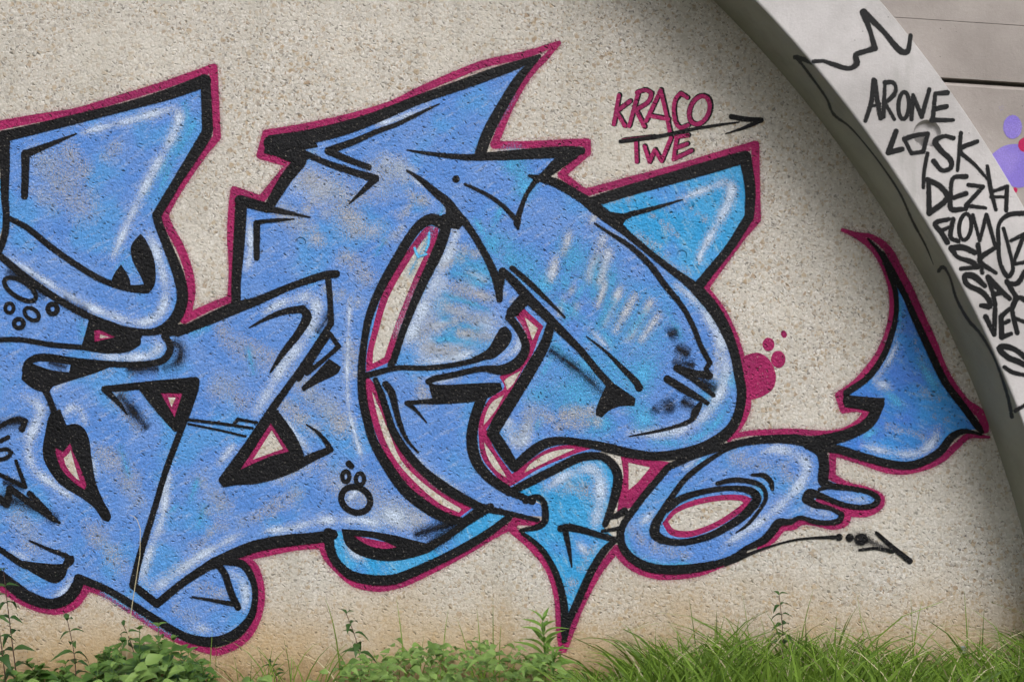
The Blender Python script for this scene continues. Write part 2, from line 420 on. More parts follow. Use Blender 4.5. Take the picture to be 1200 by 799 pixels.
class Paint:
    def __init__(s, base, mp=map_wall):
        s.v = []; s.f = []; s.c = []; s.mp = mp; s.base = base; s.k = 0
    def add(s, px, py, off, cov):
        s.v.append(s.mp(px, py, off)); s.c.append(cov); return len(s.v) - 1
    def ribbon(s, P, w0, feather, op, caps, taper=0.0):
        """P: list of [x,y,w]; one soft-edged band with round ends"""
        pts = catmull(P, 2.2)
        T = []
        for i in range(len(pts)):
            a = pts[max(0, i - 1)]; b = pts[min(len(pts) - 1, i + 1)]
            dx, dy = b[0] - a[0], b[1] - a[1]; L = math.hypot(dx, dy) or 1.0
            T.append((dx / L, dy / L))
        rows = []
        def cap(i, sgn):
            x, y, wd = pts[i]; r = max(wd / 2, 0.3); tx, ty = T[i]; rr = []
            for q in (0.97, 0.86, 0.6, 0.3):
                rr.append((x + sgn * tx * r * q, y + sgn * ty * r * q, r * math.sqrt(1 - q * q), i))
            return rr
        if caps: rows += cap(0, -1)
        rows += [(p[0], p[1], max(p[2] / 2, 0.25), i) for i, p in enumerate(pts)]
        if caps: rows += cap(len(pts) - 1, 1)[::-1]
        prev = None
        s.k += 1
        off0 = s.base + s.k * 2.7e-6
        for j, (x, y, h, i) in enumerate(rows):
            tx, ty = T[i]; nx, ny = -ty, tx
            fe = min(feather, h * 0.9 + 0.25) if feather < 2 else feather
            us = (-(h + fe), -(h - fe), 0.0, h - fe, h + fe) if h - fe > 0.15 else (-(h + fe), -0.1, 0.0, 0.1, h + fe)
            cs = (0.0, op, op, op, 0.0)
            off = off0 + j * 9e-7
            if feather >= 2:      # a soft can held away from the wall
                us = (-(h + fe), -h * 0.9, -h * 0.45, 0.0, h * 0.45, h * 0.9, h + fe); cs = (0.0, 0.6 * op, 0.94 * op, op, 0.94 * op, 0.6 * op, 0.0)
            if taper:
                ar = min(j, len(rows) - 1 - j) * 2.0; q_ = min(1.0, ar / taper) * (0.82 + 0.3 * math.sin(j * 0.31 + s.k) * math.sin(j * 0.13 + 2 * s.k)); cs = tuple(c * q_ for c in cs)
            row = [s.add(x + nx * u, y + ny * u, off, c) for u, c in zip(us, cs)]
            if prev:
                for q in range(len(us) - 1): s.f.append((prev[q], row[q], row[q + 1], prev[q + 1]))
            prev = row
    def stroke(s, txt, w=None, dw=0.0, feather=1.0, op=1.0, caps=True, taper=0.0, lim=75, jit=0.0):
        for pts in parse(txt):
            P = [[q[0], q[1], ((q[2] if len(q) > 2 else w) + dw) * (1 + jit * math.sin(q[0] * 1.7 + q[1] * 2.3))] for q, c in pts]
            cs = sorted(split_corners(pts, lim=lim)); idx = [0] + cs + [len(P) - 1]
            for a, b in zip(idx, idx[1:]):
                if b > a: s.ribbon(P[a:b + 1], 0, feather, op, caps, taper)
        return s
    def cloud(s, txt, op=0.5, seed=1):
        """loose patches where the coat is thin"""
        R = random.Random(seed)
        for pts in parse(txt):
            for x, y, wd in catmull([list(q) for q, c in pts], max(8.0, pts[0][0][2] * 0.55)):
                for _ in range(1 if wd > 18 else 2):
                    r = wd * R.uniform(0.35, 0.85)
                    s.dot(x + R.uniform(-.4, .4) * wd, y + R.uniform(-.4, .4) * wd, r, r * R.uniform(0.6, 1.0), R.uniform(0, 3), op * R.uniform(0.6, 1.05), 0.2)
        return s
    def ring(s, cx, cy, rx, ry, rot, w, feather=1.0):
        n = 18; P = []
        for i in range(n + 2):
            t = 2 * math.pi * i / n; x, y = rx * math.cos(t), ry * math.sin(t)
            c, sn = math.cos(rot), math.sin(rot)
            P.append([cx + x * c - y * sn, cy + x * sn + y * c, w])
        s.ribbon(P, 0, feather, 1.0, False); return s
    def dot(s, cx, cy, rx, ry=None, rot=0.0, op=1.0, core=0.75):
        ry = ry or rx; s.k += 1; off = s.base + s.k * 2.7e-6; n = 20
        c0 = s.add(cx, cy, off, op); R = []
        for (q, cv) in ((core, op), (1.0 + (1 - core), 0.0)):
            r = []
            for i in range(n):
                t = 2 * math.pi * i / n; x, y = rx * q * math.cos(t), ry * q * math.sin(t)
                r.append(s.add(cx + x * math.cos(rot) - y * math.sin(rot), cy + x * math.sin(rot) + y * math.cos(rot), off, cv))
            R.append(r)
        for i in range(n):
            j = (i + 1) % n
            s.f.append((c0, R[0][i], R[0][j])); s.f.append((R[0][i], R[1][i], R[1][j], R[0][j]))
        return s
    def poly(s, outer, holes=(), rim=1.6, op=1.0):
        s.k += 1; off = s.base + s.k * 2.7e-6
        loops = [smooth_closed(parse(t)[0]) for t in [outer] + list(holes)]
        vc = []; ed = []
        for lp in loops:
            b0 = len(vc); vc += [Vector((p[0], p[1])) for p in lp]
            ed += [(b0 + i, b0 + (i + 1) % len(lp)) for i in range(len(lp))]
        rv, re, rf, *_ = delaunay_2d_cdt(vc, ed, [], 0, 1e-4)
        def inside(x, y):
            c = False
            for lp in loops:
                n = len(lp); j = n - 1
                for i in range(n):
                    xi, yi = lp[i][0], lp[i][1]; xj, yj = lp[j][0], lp[j][1]
                    if (yi > y) != (yj > y) and x < (xj - xi) * (y - yi) / (yj - yi) + xi: c = not c
                    j = i
            return c
        ids = [None] * len(rv)
        for t in rf:
            gx = sum(rv[i].x for i in t) / len(t); gy = sum(rv[i].y for i in t) / len(t)
            if not inside(gx, gy): continue
            for i in t:
                if ids[i] is None: ids[i] = s.add(rv[i].x, rv[i].y, off, op)
            s.f.append(tuple(ids[i] for i in t))
        if rim:
            for lp in loops:
                P = [[p[0], p[1], rim] for p in lp]; P = P + P[:2]
                # break the rim at sharp turns so that it does not fold over itself
                seg = [P[0]]
                for i in range(1, len(P) - 1):
                    seg.append(P[i])
                    a, b, c = P[i - 1], P[i], P[i + 1]
                    d = (b[0] - a[0]) * (c[0] - b[0]) + (b[1] - a[1]) * (c[1] - b[1])
                    l = math.hypot(b[0] - a[0], b[1] - a[1]) * math.hypot(c[0] - b[0], c[1] - b[1]) or 1
                    if d / l < 0.8: s.ribbon(seg, 0, 0.8, op, True); seg = [P[i]]
                if len(seg) > 1: s.ribbon(seg, 0, 0.8, op, True)
        return s
    def build(s, name, mat, parent):
        me = mesh(name, s.v, s.f)
        at = me.attributes.new('cov', 'FLOAT', 'POINT'); at.data.foreach_set('value', s.c)
        if mat.name in SOLID:      # the body of a coat is opaque, only its sprayed edge is broken up
            me.materials.append(SOLID[mat.name])
            c = s.c
            me.polygons.foreach_set('material_index', [1 if min(c[i] for i in p) < 0.99 else 0 for p in s.f])
        o = link(name, me, mat); o.parent = parent
        return o

L_CONT, L_FILL, L_WASH, L_HIGH, L_BLACK, L_TOP = 0.0004, 0.0010, 0.0016, 0.0022, 0.0029, 0.0037

# ------------------------------------------------------------------ the setting
def build_ground():
    R = 600.0; n = 40; v = []; f = []
    # fine near the wall, coarse to the horizon; gently uneven
    xs = [-R, -120, -40, -15] + [-8 + i * 0.4 for i in range(41)] + [15, 40, 120, R]
    ys = [-R, -150, -50, -20, -10] + [-6 + i * 0.3 for i in range(20)] + [0.0, 0.3, 2, 20, 200, R]
    for y in ys:
        for x in xs:
            z = 0.0
            if -9 < x < 9 and -7 < y < -0.2: z = 0.03 * math.sin(x * 1.7 + y) * math.sin(y * 2.3 + 1) - 0.01
            v.append((x, y, z))
    W = len(xs)
    for j in range(len(ys) - 1):
        for i in range(W - 1): f.append((j * W + i, j * W + i + 1, (j + 1) * W + i + 1, (j + 1) * W + i))
    o = link('ground', mesh('ground', v, f), M['ground']); tag(o, 'bare soil and rough turf along the foot of the wall', 'ground', kind='structure')
build_ground()

def build_wall():
    x0, x1, z0, z1 = AX - RI - 0.15, AX + RI + 0.15, -0.25, AZ + RI + 0.15
    v = [(x0, 0, z0), (x1, 0, z0), (x1, 0, z1), (x0, 0, z1), (x0, 0.3, z0), (x1, 0.3, z0), (x1, 0.3, z1), (x0, 0.3, z1)]
    f = [(0, 1, 2, 3), (5, 4, 7, 6), (1, 5, 6, 2), (4, 0, 3, 7), (3, 2, 6, 7), (4, 5, 1, 0)]
    return link('aggregate_wall', mesh('aggregate_wall', v, f), M['wall'])
WALL = tag(build_wall(), 'speckled pebble concrete wall covered with blue graffiti, set back under the arch', 'wall')

# small steel plug low on the wall
def build_plug():
    bm = bmesh.new(); x, z = w2(1128, 761); R = 4.6 * S
    prof = [(0.0, 0.007), (0.55, 0.007), (0.62, 0.004), (0.85, 0.006), (1.0, 0.003), (1.0, -0.002)]; n = 16; rows = []
    for r, o in prof:
        rows.append([bm.verts.new((x + max(r, 0.01) * R * math.cos(2 * math.pi * i / n), -o, z + max(r, 0.01) * R * math.sin(2 * math.pi * i / n))) for i in range(n)])
    bm.faces.new(rows[0])
    for a, b in zip(rows, rows[1:]):
        for i in range(n): bm.faces.new((a[i], a[(i + 1) % n], b[(i + 1) % n], b[i]))
    bmesh.ops.recalc_face_normals(bm, faces=bm.faces)
    me = bpy.data.meshes.new('steel_plug'); bm.to_mesh(me); bm.free()
    link('steel_plug', me, M['metal'], WALL)
build_plug()

# the arch rib: chamfered section swept along the arc, with a shallow round recess in its face
TH0 = math.asin((-0.25 - AZ) / RI); TH1 = math.pi - TH0
HOLE_PX = (1086.5, 157.0); HOLE_R = 16.5
def build_rib():
    NS = 220; ch = 0.007; v = []; f = []
    prof = [(RI, 0.03), (RI, -DEP + ch), (RI + ch * 0.3, -DEP + ch * 0.3), (RI + ch, -DEP), None, (RO - 0.002, -DEP), (RO, -DEP + 0.002), (RO, 0.03)]
    def pt(r, y, t): return (AX + r * math.cos(t), y, AZ + r * math.sin(t))
    ths = [TH0 + (TH1 - TH0) * i / NS for i in range(NS + 1)]
    mi = []
    for q, (a, b) in enumerate(zip(prof, prof[1:])):
        if a is None or b is None: continue
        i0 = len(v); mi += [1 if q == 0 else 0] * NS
        for t in ths: v.append(pt(a[0], a[1], t)); v.append(pt(b[0], b[1], t))
        for i in range(NS): k = i0 + 2 * i; f.append((k, k + 2, k + 3, k + 1))
    # front face with the recess cut out of it
    hx, _, hz = map_face(HOLE_PX[0], HOLE_PX[1], 0); hr = HOLE_R * S / SF
    loop = [pt(RI + ch, 0, t) for t in ths] + [pt(RO - 0.002, 0, t) for t in reversed(ths)]
    circ = [(hx + hr * math.cos(2 * math.pi * i / 40), 0, hz + hr * math.sin(2 * math.pi * i / 40)) for i in range(40)]
    vc = [Vector((p[0], p[2])) for p in loop + circ]; n = len(loop)
    ed = [(i, (i + 1) % n) for i in range(n)] + [(n + i, n + (i + 1) % 40) for i in range(40)]
    rv, re, rf, *_ = delaunay_2d_cdt(vc, ed, [], 0, 1e-6)
    b0 = len(v); v += [(p.x, -DEP, p.y) for p in rv]
    for t in rf:
        gx = sum(rv[i].x for i in t) / 3; gz = sum(rv[i].y for i in t) / 3
        r = math.hypot(gx - AX, gz - AZ)
        # chords sag inside the true circle, so test a little generously
        if r < (RI + ch) * math.cos((TH1 - TH0) / NS) - 1e-4 or r > RO - 0.002 or gz < -0.26: continue
        if math.hypot(gx - hx, gz - hz) < hr * 0.99: continue
        f.append(tuple(b0 + i for i in t))
    # recess: sloping rim and a flat plug
    c0 = len(v); rr = [(1.0, 0.0), (0.86, 0.016), (0.80, 0.018)]
    for q, d in rr:
        for i in range(40): v.append((hx + q * hr * math.cos(2 * math.pi * i / 40), -DEP + d, hz + q * hr * math.sin(2 * math.pi * i / 40)))
    for k in range(2):
        for i in range(40):
            j = (i + 1) % 40; f.append((c0 + k * 40 + i, c0 + k * 40 + j, c0 + (k + 1) * 40 + j, c0 + (k + 1) * 40 + i))
    f.append(tuple(c0 + 80 + i for i in range(40)))
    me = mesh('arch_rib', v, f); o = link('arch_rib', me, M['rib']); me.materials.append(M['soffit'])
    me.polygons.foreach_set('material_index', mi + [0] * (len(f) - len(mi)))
    return o
RIB = tag(build_rib(), 'pale concrete arch rib covered in black marker tags, framing the graffiti wall', 'arch')

# spandrel wall of cast concrete courses above the arch
SPAN = empty('spandrel_wall', (AX + RO + 1.0, -PDEP, 0))
tag(SPAN, 'grey cast concrete wall with a horizontal joint and purple paint blots beyond the arch rib', 'wall')
def build_courses():
    k = (D - PDEP) / D
    def line(py):   # a course line, gently sloping as in the place
        def g(x):
            px = x / (S * k) + CX
            yy = py + (px - 1107) * 0.066
            return ZC + (CY - yy) * S * k
        return g
    gap = 4.6 * S * k
    joint_up, seam = line(91), line(24)
    X0, X1, ZB, ZT = AX - RO - 2.5, AX + RO + 4.0, -0.25, 6.6
    def course(name, zlo, zhi, chamfer_top):
        xs = [X0 + (X1 - X0) * i / 60 for i in range(61)]
        lo = [Vector((x, zlo(x))) for x in xs]; hi = [Vector((x, zhi(x) - (0.016 if chamfer_top else 0.0))) for x in xs]
        loop = lo + hi[::-1]; n = len(loop); m = 260
        RR = RO - 0.02
        circ = [Vector((AX + RR * math.cos(2 * math.pi * i / m), AZ + RR * math.sin(2 * math.pi * i / m))) for i in range(m)]
        ed = [(i, (i + 1) % n) for i in range(n)] + [(n + i, n + (i + 1) % m) for i in range(m)]
        rv, re, rf, *_ = delaunay_2d_cdt(loop + circ, ed, [], 0, 1e-6)
        v = [(p.x, -PDEP, p.y) for p in rv]; f = []
        for t in rf:
            gx = sum(rv[i].x for i in t) / 3; gz = sum(rv[i].y for i in t) / 3
            if math.hypot(gx - AX, gz - AZ) < RR * 0.9999: continue
            zh = zhi(gx) - (0.016 if chamfer_top else 0)
            if gz < zlo(gx) or gz > zh: continue
            f.append(tuple(t))
        # top and bottom returns
        for (row, dz) in ((lo, 0.0), (hi, 0.016 if chamfer_top else 0.0)):
            i0 = len(v)
            for p in row: v.append((p.x, -PDEP, p.y)); v.append((p.x, -PDEP + (0.014 if dz else 0.1), p.y + dz))
            for i in range(len(row) - 1):
                a, b = row[i], row[i + 1]
                if math.hypot((a.x + b.x) / 2 - AX, (a.y + b.y) / 2 - AZ) < RR - 0.05: continue
                q = i0 + 2 * i; f.append((q, q + 2, q + 3, q + 1))
        if chamfer_top:
            i0 = len(v)
            for p in hi: v.append((p.x, -PDEP + 0.014, p.y + 0.016)); v.append((p.x, -PDEP + 0.1, p.y + 0.016))
            for i in range(len(hi) - 1):
                if math.hypot((hi[i].x + hi[i + 1].x) / 2 - AX, hi[i].y - AZ) < RR - 0.05: continue
                q = i0 + 2 * i; f.append((q, q + 2, q + 3, q + 1))
        o = link(name, mesh(name, v, f), M['panel']); o.parent = SPAN; o.matrix_parent_inverse = SPAN.matrix_world.inverted()
        return o
    SPAN.matrix_world = Matrix.Translation(SPAN.location)
    a = course('concrete_course', lambda x: ZB, lambda x: joint_up(x) - gap, True)
    b = course('concrete_course', joint_up, lambda x: seam(x) - 0.0022, False)
    c = course('concrete_course', seam, lambda x: ZT, False)
    # core behind the joints
    y0, y1 = -PDEP + 0.055, 0.55
    m = 200; v = []; f = []
    RR = RO - 0.02
    pts = [Vector((X0, ZB)), Vector((X1, ZB)), Vector((X1, ZT)), Vector((X0, ZT))]
    circ = [Vector((AX + RR * math.cos(2 * math.pi * i / m), AZ + RR * math.sin(2 * math.pi * i / m))) for i in range(m)]
    ed = [(i, (i + 1) % 4) for i in range(4)] + [(4 + i, 4 + (i + 1) % m) for i in range(m)]
    rv, re, rf, *_ = delaunay_2d_cdt(pts + circ, ed, [], 0, 1e-6)
    v = [(p.x, y0, p.y) for p in rv]
    for t in rf:
        gx = sum(rv[i].x for i in t) / 3; gz = sum(rv[i].y for i in t) / 3
        if math.hypot(gx - AX, gz - AZ) < RR * 0.9999 or not (ZB < gz < ZT): continue
        f.append(tuple(t))
    # top and end caps and the back, so the wall is a solid block
    i0 = len(v)
    v += [(X0, -PDEP, ZT), (X1, -PDEP, ZT), (X1, y1, ZT), (X0, y1, ZT), (X0, -PDEP, ZB), (X1, -PDEP, ZB), (X1, y1, ZB), (X0, y1, ZB)]
    f += [(i0, i0 + 1, i0 + 2, i0 + 3), (i0 + 1, i0 + 5, i0 + 6, i0 + 2), (i0 + 4, i0, i0 + 3, i0 + 7), (i0 + 2, i0 + 6, i0 + 7, i0 + 3)]
    o = link('wall_core', mesh('wall_core', v, f), M['panel']); o.parent = SPAN; o.matrix_parent_inverse = SPAN.matrix_world.inverted()
build_courses()
# ------------------------------------------------------------------ the mural (paint on the wall)
# Shapes are traced as centre lines x,y,width in wall pixels (3.75 mm each).
def letter(label, idx, fills, contour='', rings=(), black='', bpoly=(), high='', bare='', aqua='', smoke='', streaks='', wash='', pale='', fillmat='blue', name='graffiti_letter', cw=8, hop=0.62):
    d = idx * 4e-5
    fp = Paint(L_FILL + d)
    for outer, holes in fills: fp.poly(outer, holes, rim=0)
    root = fp.build(name, M[fillmat], WALL); root['label'] = label
    if contour or rings:
        p = Paint(L_CONT + d)
        if contour: p.stroke(contour, w=cw, dw=1.1, feather=1.3)
        for outer, holes in rings: p.poly(outer, holes, rim=1.0)
        p.build('pink_contour', M['pink'], root)
        if contour: Paint(L_CONT - 0.00018 + d / 3).stroke(contour, w=cw, dw=0.5, feather=5.0, op=0.55).build('pink_overspray', M['pinkmist'], root)
    if wash: Paint(L_WASH - 0.0003 + d).cloud(wash, op=0.72, seed=idx + 9).build('aqua_wash', M['aqua'], root)
    if pale: Paint(L_WASH - 0.00015 + d).cloud(pale, op=0.6, seed=idx + 19).build('pale_wash', M['white'], root)
    if bare: Paint(L_WASH + d).cloud(bare, op=0.5 if idx == 2 else 0.34, seed=idx + 3).build('thin_patch', M['bare'], root)
    if streaks: Paint(L_WASH + 0.0001 + d).stroke(streaks, dw=2, feather=5, op=0.8, taper=14).build('dry_streak', M['bare'], root)
    if aqua: Paint(L_WASH + 0.0002 + d).stroke(aqua, dw=-1.0, feather=5.0, op=0.6, taper=16).build('aqua_shade', M['aqua'], root)
    if high: Paint(L_HIGH + d).stroke(high, dw=1.5, feather=6.0, op=hop + 0.08, taper=18).build('highlight', M['white'], root)
    if smoke: Paint(L_HIGH + 0.0003 + d).stroke(smoke, dw=-1, feather=8, op=0.85, taper=8).build('overspray', M['smoke'], root)
    if black or bpoly:
        p = Paint(L_BLACK + d)
        for outer, holes in bpoly: p.poly(outer, holes, rim=1.2)
        if black: p.stroke(black, dw=0.3, feather=1.7)
        p.build('outline', M['black'], root)
    return root

# ---- first letter, at the left edge
H1 = "110,386.5 116,385.5 137.5,395 110.5,401.5"
H1i = "117,391 132,395.5 116,397"
H2 = "83,517 86,527 94,545 102,567 100,574.5 87,566 72,550 65,531 65,523 74,528"
H2i = "83,524.5 87,540 94.5,565 85,557 76.5,545 74,536 80,531"
H3 = "187,459.5 215,460 205,490.5"
H3i = "196,465 207,465 201,478.5"
letter('blue letter with a pointed flag top, a paw print and curled ends', 0,
  fills=[("6,163! 100,137 150,125 241,97! 243,153! 184,252! 197,290 211,326 214,350 206,372 178,388 140,384 105,371 75,355 32,326 0,300 -30,284! -30,270! 3,285 7,262 6,230", ()),
         ("-30,280! 0,300 32,326 75,355 105,371 140,385 175,390 200,394! 208,390! 245,374 262,368! 262,420! 228,447! 218,488 195,550 180,600 162,656 156,686! 184,707! 215,682 250,658! 272,657 285,661 296,678 299,700 294,722 275,743 250,752 222,747 200,737 160,711 125,690 92,676! 92,684 82,700 60,707 34,700 15,686 0,674 -30,655!", (H1, H2, H3))],
  rings=[(H1, (H1i,)), (H2, (H2i,)), (H3, (H3i,))],
  contour="-12,150,10 0,147,10 40,139.5,9 90,131,8 130,119,8 180,104,8 230,87,8 250,80,9! 252.5,122,8 254.5,161,8! 240,178,8 207,226,8 192,252,9! 200,270,9 212,292,9 221,318,9 224,342,9 220,364,9 216,374,10;"
          "-12,676,9 0,686,9 20,700,9 45,711.5,9 67,715.5,8 87,708.5,8 97,697,8 102,687,9! 125,696,8 155,715,8 180,732,8 212,750,8 240,760,8 257,763,8 285,749.5,8 299,729,8.5 305.5,704,8.5 304,681,8.5 295,661,9 278,653,7",
  bare="40,180,16 90,215,20; 75,170,10 100,200,14; 60,205,14 95,240,18; 120,185,10 140,170,12; 40,225,10 60,240,12; 135,460,10 158,500,10; 118,530,14 150,560,14 165,590,10; 205,714,8 225,725,8; 235,690,10 262,697,8; 60,446,6 95,440,5 130,434,4; 20,600,12 40,640,14; 110,620,12 140,660,14; 200,668,7 228,654,8 246,643,6",
  aqua="215,119,9 219,140,9 205,170,8 185,205,8 165,235,8; 230,140,8 205,185,8 186,225,8; 95,374,9 98,395,6; 170,459,4 203,505,5; 140,520,3 152,560,3; 210,590,6 185,610,5; 120,692,6 160,716,6 205,741,7 240,748,7; 135,321,3 146,305,3",
  high="95,156,5 150,142,7 195,129.5,8 209,127,9! 209,144,9 197,170,9 180,200,9 160,240,8 141,282,6 131,305,5; 173,271,10 182,292,9 192,325,9 194,348,9 186,369,9 166,378,8 138,372,8 100,357,7 70,340,6 38,320,5 8,300,4; 183,396,8 185,409,9 173,417,8 138,419,8 108,415.5,5;"
       "25,462,8 42,472,10 48,481,10 42,497,10 36,512,9 34,532,9 41,550,8 62,567,6 90,587,3; 73,487,6 85,477.5,7 95,481,7 101,498,4; 62,457,4 80,446,4; 195,560,4 188,600,4; 12,645,5 35,655,4; 60,700,5 78,690,6 84,676,7; 268,669,8 281,678,9 288,694,8 286,715,8; 225,735,7 248,737,6; 108,536,4 114,560,4",
  smoke="203,402,9 212,408,8 208,424,9 192,431,8; 150,432,7 185,432,7; 141,463,9 153,478,10 172,501,8; 9,318,9 28,326,8 55,346,7; 75,352,8 100,366,8; 58,425,4 78,430,6; -5,500,8 25,494,9 30,500,8; -5,586,10 14,586,12 40,594,10 66,609,8; 5,565,7 28,570,7; 60,480,6 66,492,6",
  black="-8,163,12 5,160,13 35,153,12 100,137,11 150,124.5,10 200,110,13 240,95,15! 241,100,12 243.5,152,13! 241,157,11 184,252,10.5! 186,262,10 197,290,11 210,324,13 214,350,13 207,371,13 195,383,11 178,389,8 150,387,8 125,379,8 105,371,8 75,355,8 32,326,8 0,300,8 -12,293,8;"
        "5,160,14 6,200,11 6,230,9 7.5,250,8 7,268,8 3,285,8 -4,300,8; 11,256,6 32,267,7 62,291,7 100,317,7 127,331,7 155,339,7 173,340,7;"
        "29,230,8 30,200,9 30,181,10! 40,177,8 65,167,5 90,157,1;"
        "-8,398,6 0,398,6 25,398,6 62,404,6 97,407,6 125,411,6 150,409,6 162,402,6;"
        "193,394,8 198,401,8 199,412,8 189,423,8 162,427,7 125,426,7 87,422,6 62,418,6 45,418,7 33,425,8 30,434,8;"
        "54,458,8 62,477,7 67,494,9; 123,456,8 175,451,9 229,446.5,10! 227,455,12 217,490,8 195,550,7 180,600,7 163,655,8 156,685,9! 184,707,9! 215,682,9 250,659,11; 123,456,8 140,473,5 149,485,1.5; 168,456,8 186,478,9 206,502,7;"
        "220,491.5,3.5 258,496,3.5 296,501.5,3; 221,496.5,2.2 258,504,2.2 288,511,2.2; 274,497,3.5 279,491,4! 301,495,3;"
        "-4,502,5 8,495,5 20,491,6 30,493,6 26,503,7; -4,519,5 10,512,5; -4,528,4 8,526,5 14,530,4 8,536,5 -4,539,5; 19,540,4 30,570,5! -4,554,5; -4,580,7 8,591,8! 12,572,8! 40,592,7 60,606,6 70,612,3; 35,578,7 58,602,7;"
        "35,633,2 57,643,4 78,651,6 84,656,7; -10,637,6 0,643,6 17,655,7 30,663,7;"
        "-12,666,12 0,674,13 15,686,14 34,699,14 60,707,12 80,700,13 91,685,13 92,677,10! 125,690,8 160,711,9 200,736,9 222,747,10 250,751.5,12 275,743,12 293,724,9 299,702,7 297,681,7.5 286,662,9 270,657.5,9 252,657,10;"
        "256,661,8 264,673,8 271,694,8 279,711,8; 226,699,2 250,703,4 272,707,6;"
        "246,150,8 243,161,8 215,206,6; 194,390,9 206,388,9",
  bpoly=[("165,275 170,281 179,300 182,320 180,335 172,343 154,340 153,335! 170,334! 166,324 157,307 154,292 157,284", ()),
         ("142,311! 151,326 153,337! 131,330! 135,321", ()),
         ("106,372! 140,384 170,389! 165,395 164,403 150,411 125,413 96,407! 101,390", (H1,)),
         ("29,430 34,420 50,416 87,421 112,426 132,428! 112,436 90,443 62,452! 56,460! 40,455 26,444", ("36,425.5 48,422.5 84,426.5! 82,437! 60,434 45,429",)),
         ("60,485 54,507 51,530 56,546 72,567 97,583 112,595 121,608 127,610 130,605 120,585 112,565 107,537 104,515 98,502 88,497 78,499! 70,480", (H2,)),
         ("168,453! 229,443! 232,456 218,492 207,505! 187,478", (H3,)),
         ("-8,637! 0,641 17,654 27,657 62,661 74,661! 78,652! 86,651! 86,659 80,664 75,676 66,682 57,680 37,669 22,659 -8,642", ())])
# paw print of rings
PAW = Paint(L_TOP)
PAW.ring(24, 339, 21, 9.5, math.radians(32), 5.5).ring(11.5, 361, 5, 5.6, 0, 4.5).ring(22.5, 379, 5.6, 5.2, 0, 5.5).ring(37.5, 368, 9.5, 6.2, math.radians(35), 4.8).ring(62, 362, 5.5, 5.8, 0, 6)
PAW.build('paw_print', M['black'], WALL)['label'] = 'black outlined paw print on the first letter'
# a sliver of the next shape at the left edge
p = Paint(L_FILL - 0.0001); p.poly("-40,210! 3,210! 5,240 4,262 -2,282! -40,290!", rim=0); p.build('graffiti_sliver', M['cyan'], WALL)

letter('rounded blue end stroke beyond the first letter', 8,
  fills=[("-29.5,166! -50,172 -66,190 -78,300 -84,450 -72,600 -52,645 -29.5,657!", ())],
  contour="-10,150,9 -52,162,9 -75,186,9 -88,300,9 -94,450,9 -82,606,9 -56,655,9 -12,677,9",
  high="-50,200,6 -62,300,7 -66,450,7 -58,580,6",
  black="-6,162,12 -48,172,12 -66,192,11 -78,300,11 -84,450,11 -72,600,12 -50,645,13 -10,667,13; -6,398,6 -40,402,6 -58,420,5; -10,293,8 -40,282,7 -58,270,4")
# ---- second letter: raised arm with a triangle
H4 = "317.5,494 340,529 315,536 280,551.5"
H4i = "318.5,502.5 332.5,526 295,539.5"
letter('blue letter with a square raised arm and a small triangular eye', 1,
  fills=[("228,447! 262,420! 262,367! 275,362 300,353 340,336 388,321! 387,350 388,380! 352,433 320,478! 388,527! 400,560! 400,622! 332,628 295,637 250,658 215,682 184,707! 156,686! 162,656 180,600 195,550 218,488", (H4,))],
  rings=[(H4, (H4i,))],
  contour="216,374,9 245,360,8 271,350,8",
  bare="258,385,10 300,425,14; 290,405,10 330,425,12; 255,450,14 290,470,14; 305,600,8 350,575,10; 232,560,12 262,590,10; 238,600,8 270,590,8; 285,612,8 330,596,9; 330,560,8 375,545,8; 225,640,8 260,615,9; 350,520,6 380,545,8",
  aqua="222,392,5 245,381,4; 290,405,3 298,440,3; 222,590,6 232,560,5; 232,620,5 240,590,4; 170,670,3 182,640,3",
  high="307,368,5 335,353,8 368,346,11! 371,368,12 355,399,12 333,427,10 312,463,11 298,486,7; 322,480,6 342,505,7 362,527,5; 200,548,4 190,608,6 175,648,7 166,678,9! 180,690,11! 200,676,9 240,648,7 282,625,5; 315,560,6 365,543,7; 310,622,4 340,618.5,6 375,610,8 398,609,7; 255,545,6 275,520,5",
  black="208,390,9 245,374,13 275,361,14 300,353,10 340,336,8 380,322.5,9 394,321,9; 384.5,325,7 387,352,6.5 388,379,7! 352,433,7 320,478,9 290,524,11 262,562,11! 300,559,15 340,548,13 365,536,10 387,526.5,8; 387,526.5,7 383,519,6 373,507,4 359,497,1;"
        "292,384,1 315,372,5 334,365,7 355,362,9! 360,371,11 350,390,9 333,412,7 317,436,2;"
        "250,660,13 295,641,14 332,633.5,14 375,629,13 390,626,12; 208,386,12 216,384,9; 322,484,10 340,511,12 352,532,9",
  bpoly=[("320,476! 345,510 354,535! 300,562 262,570! 258,564", (H4,))])

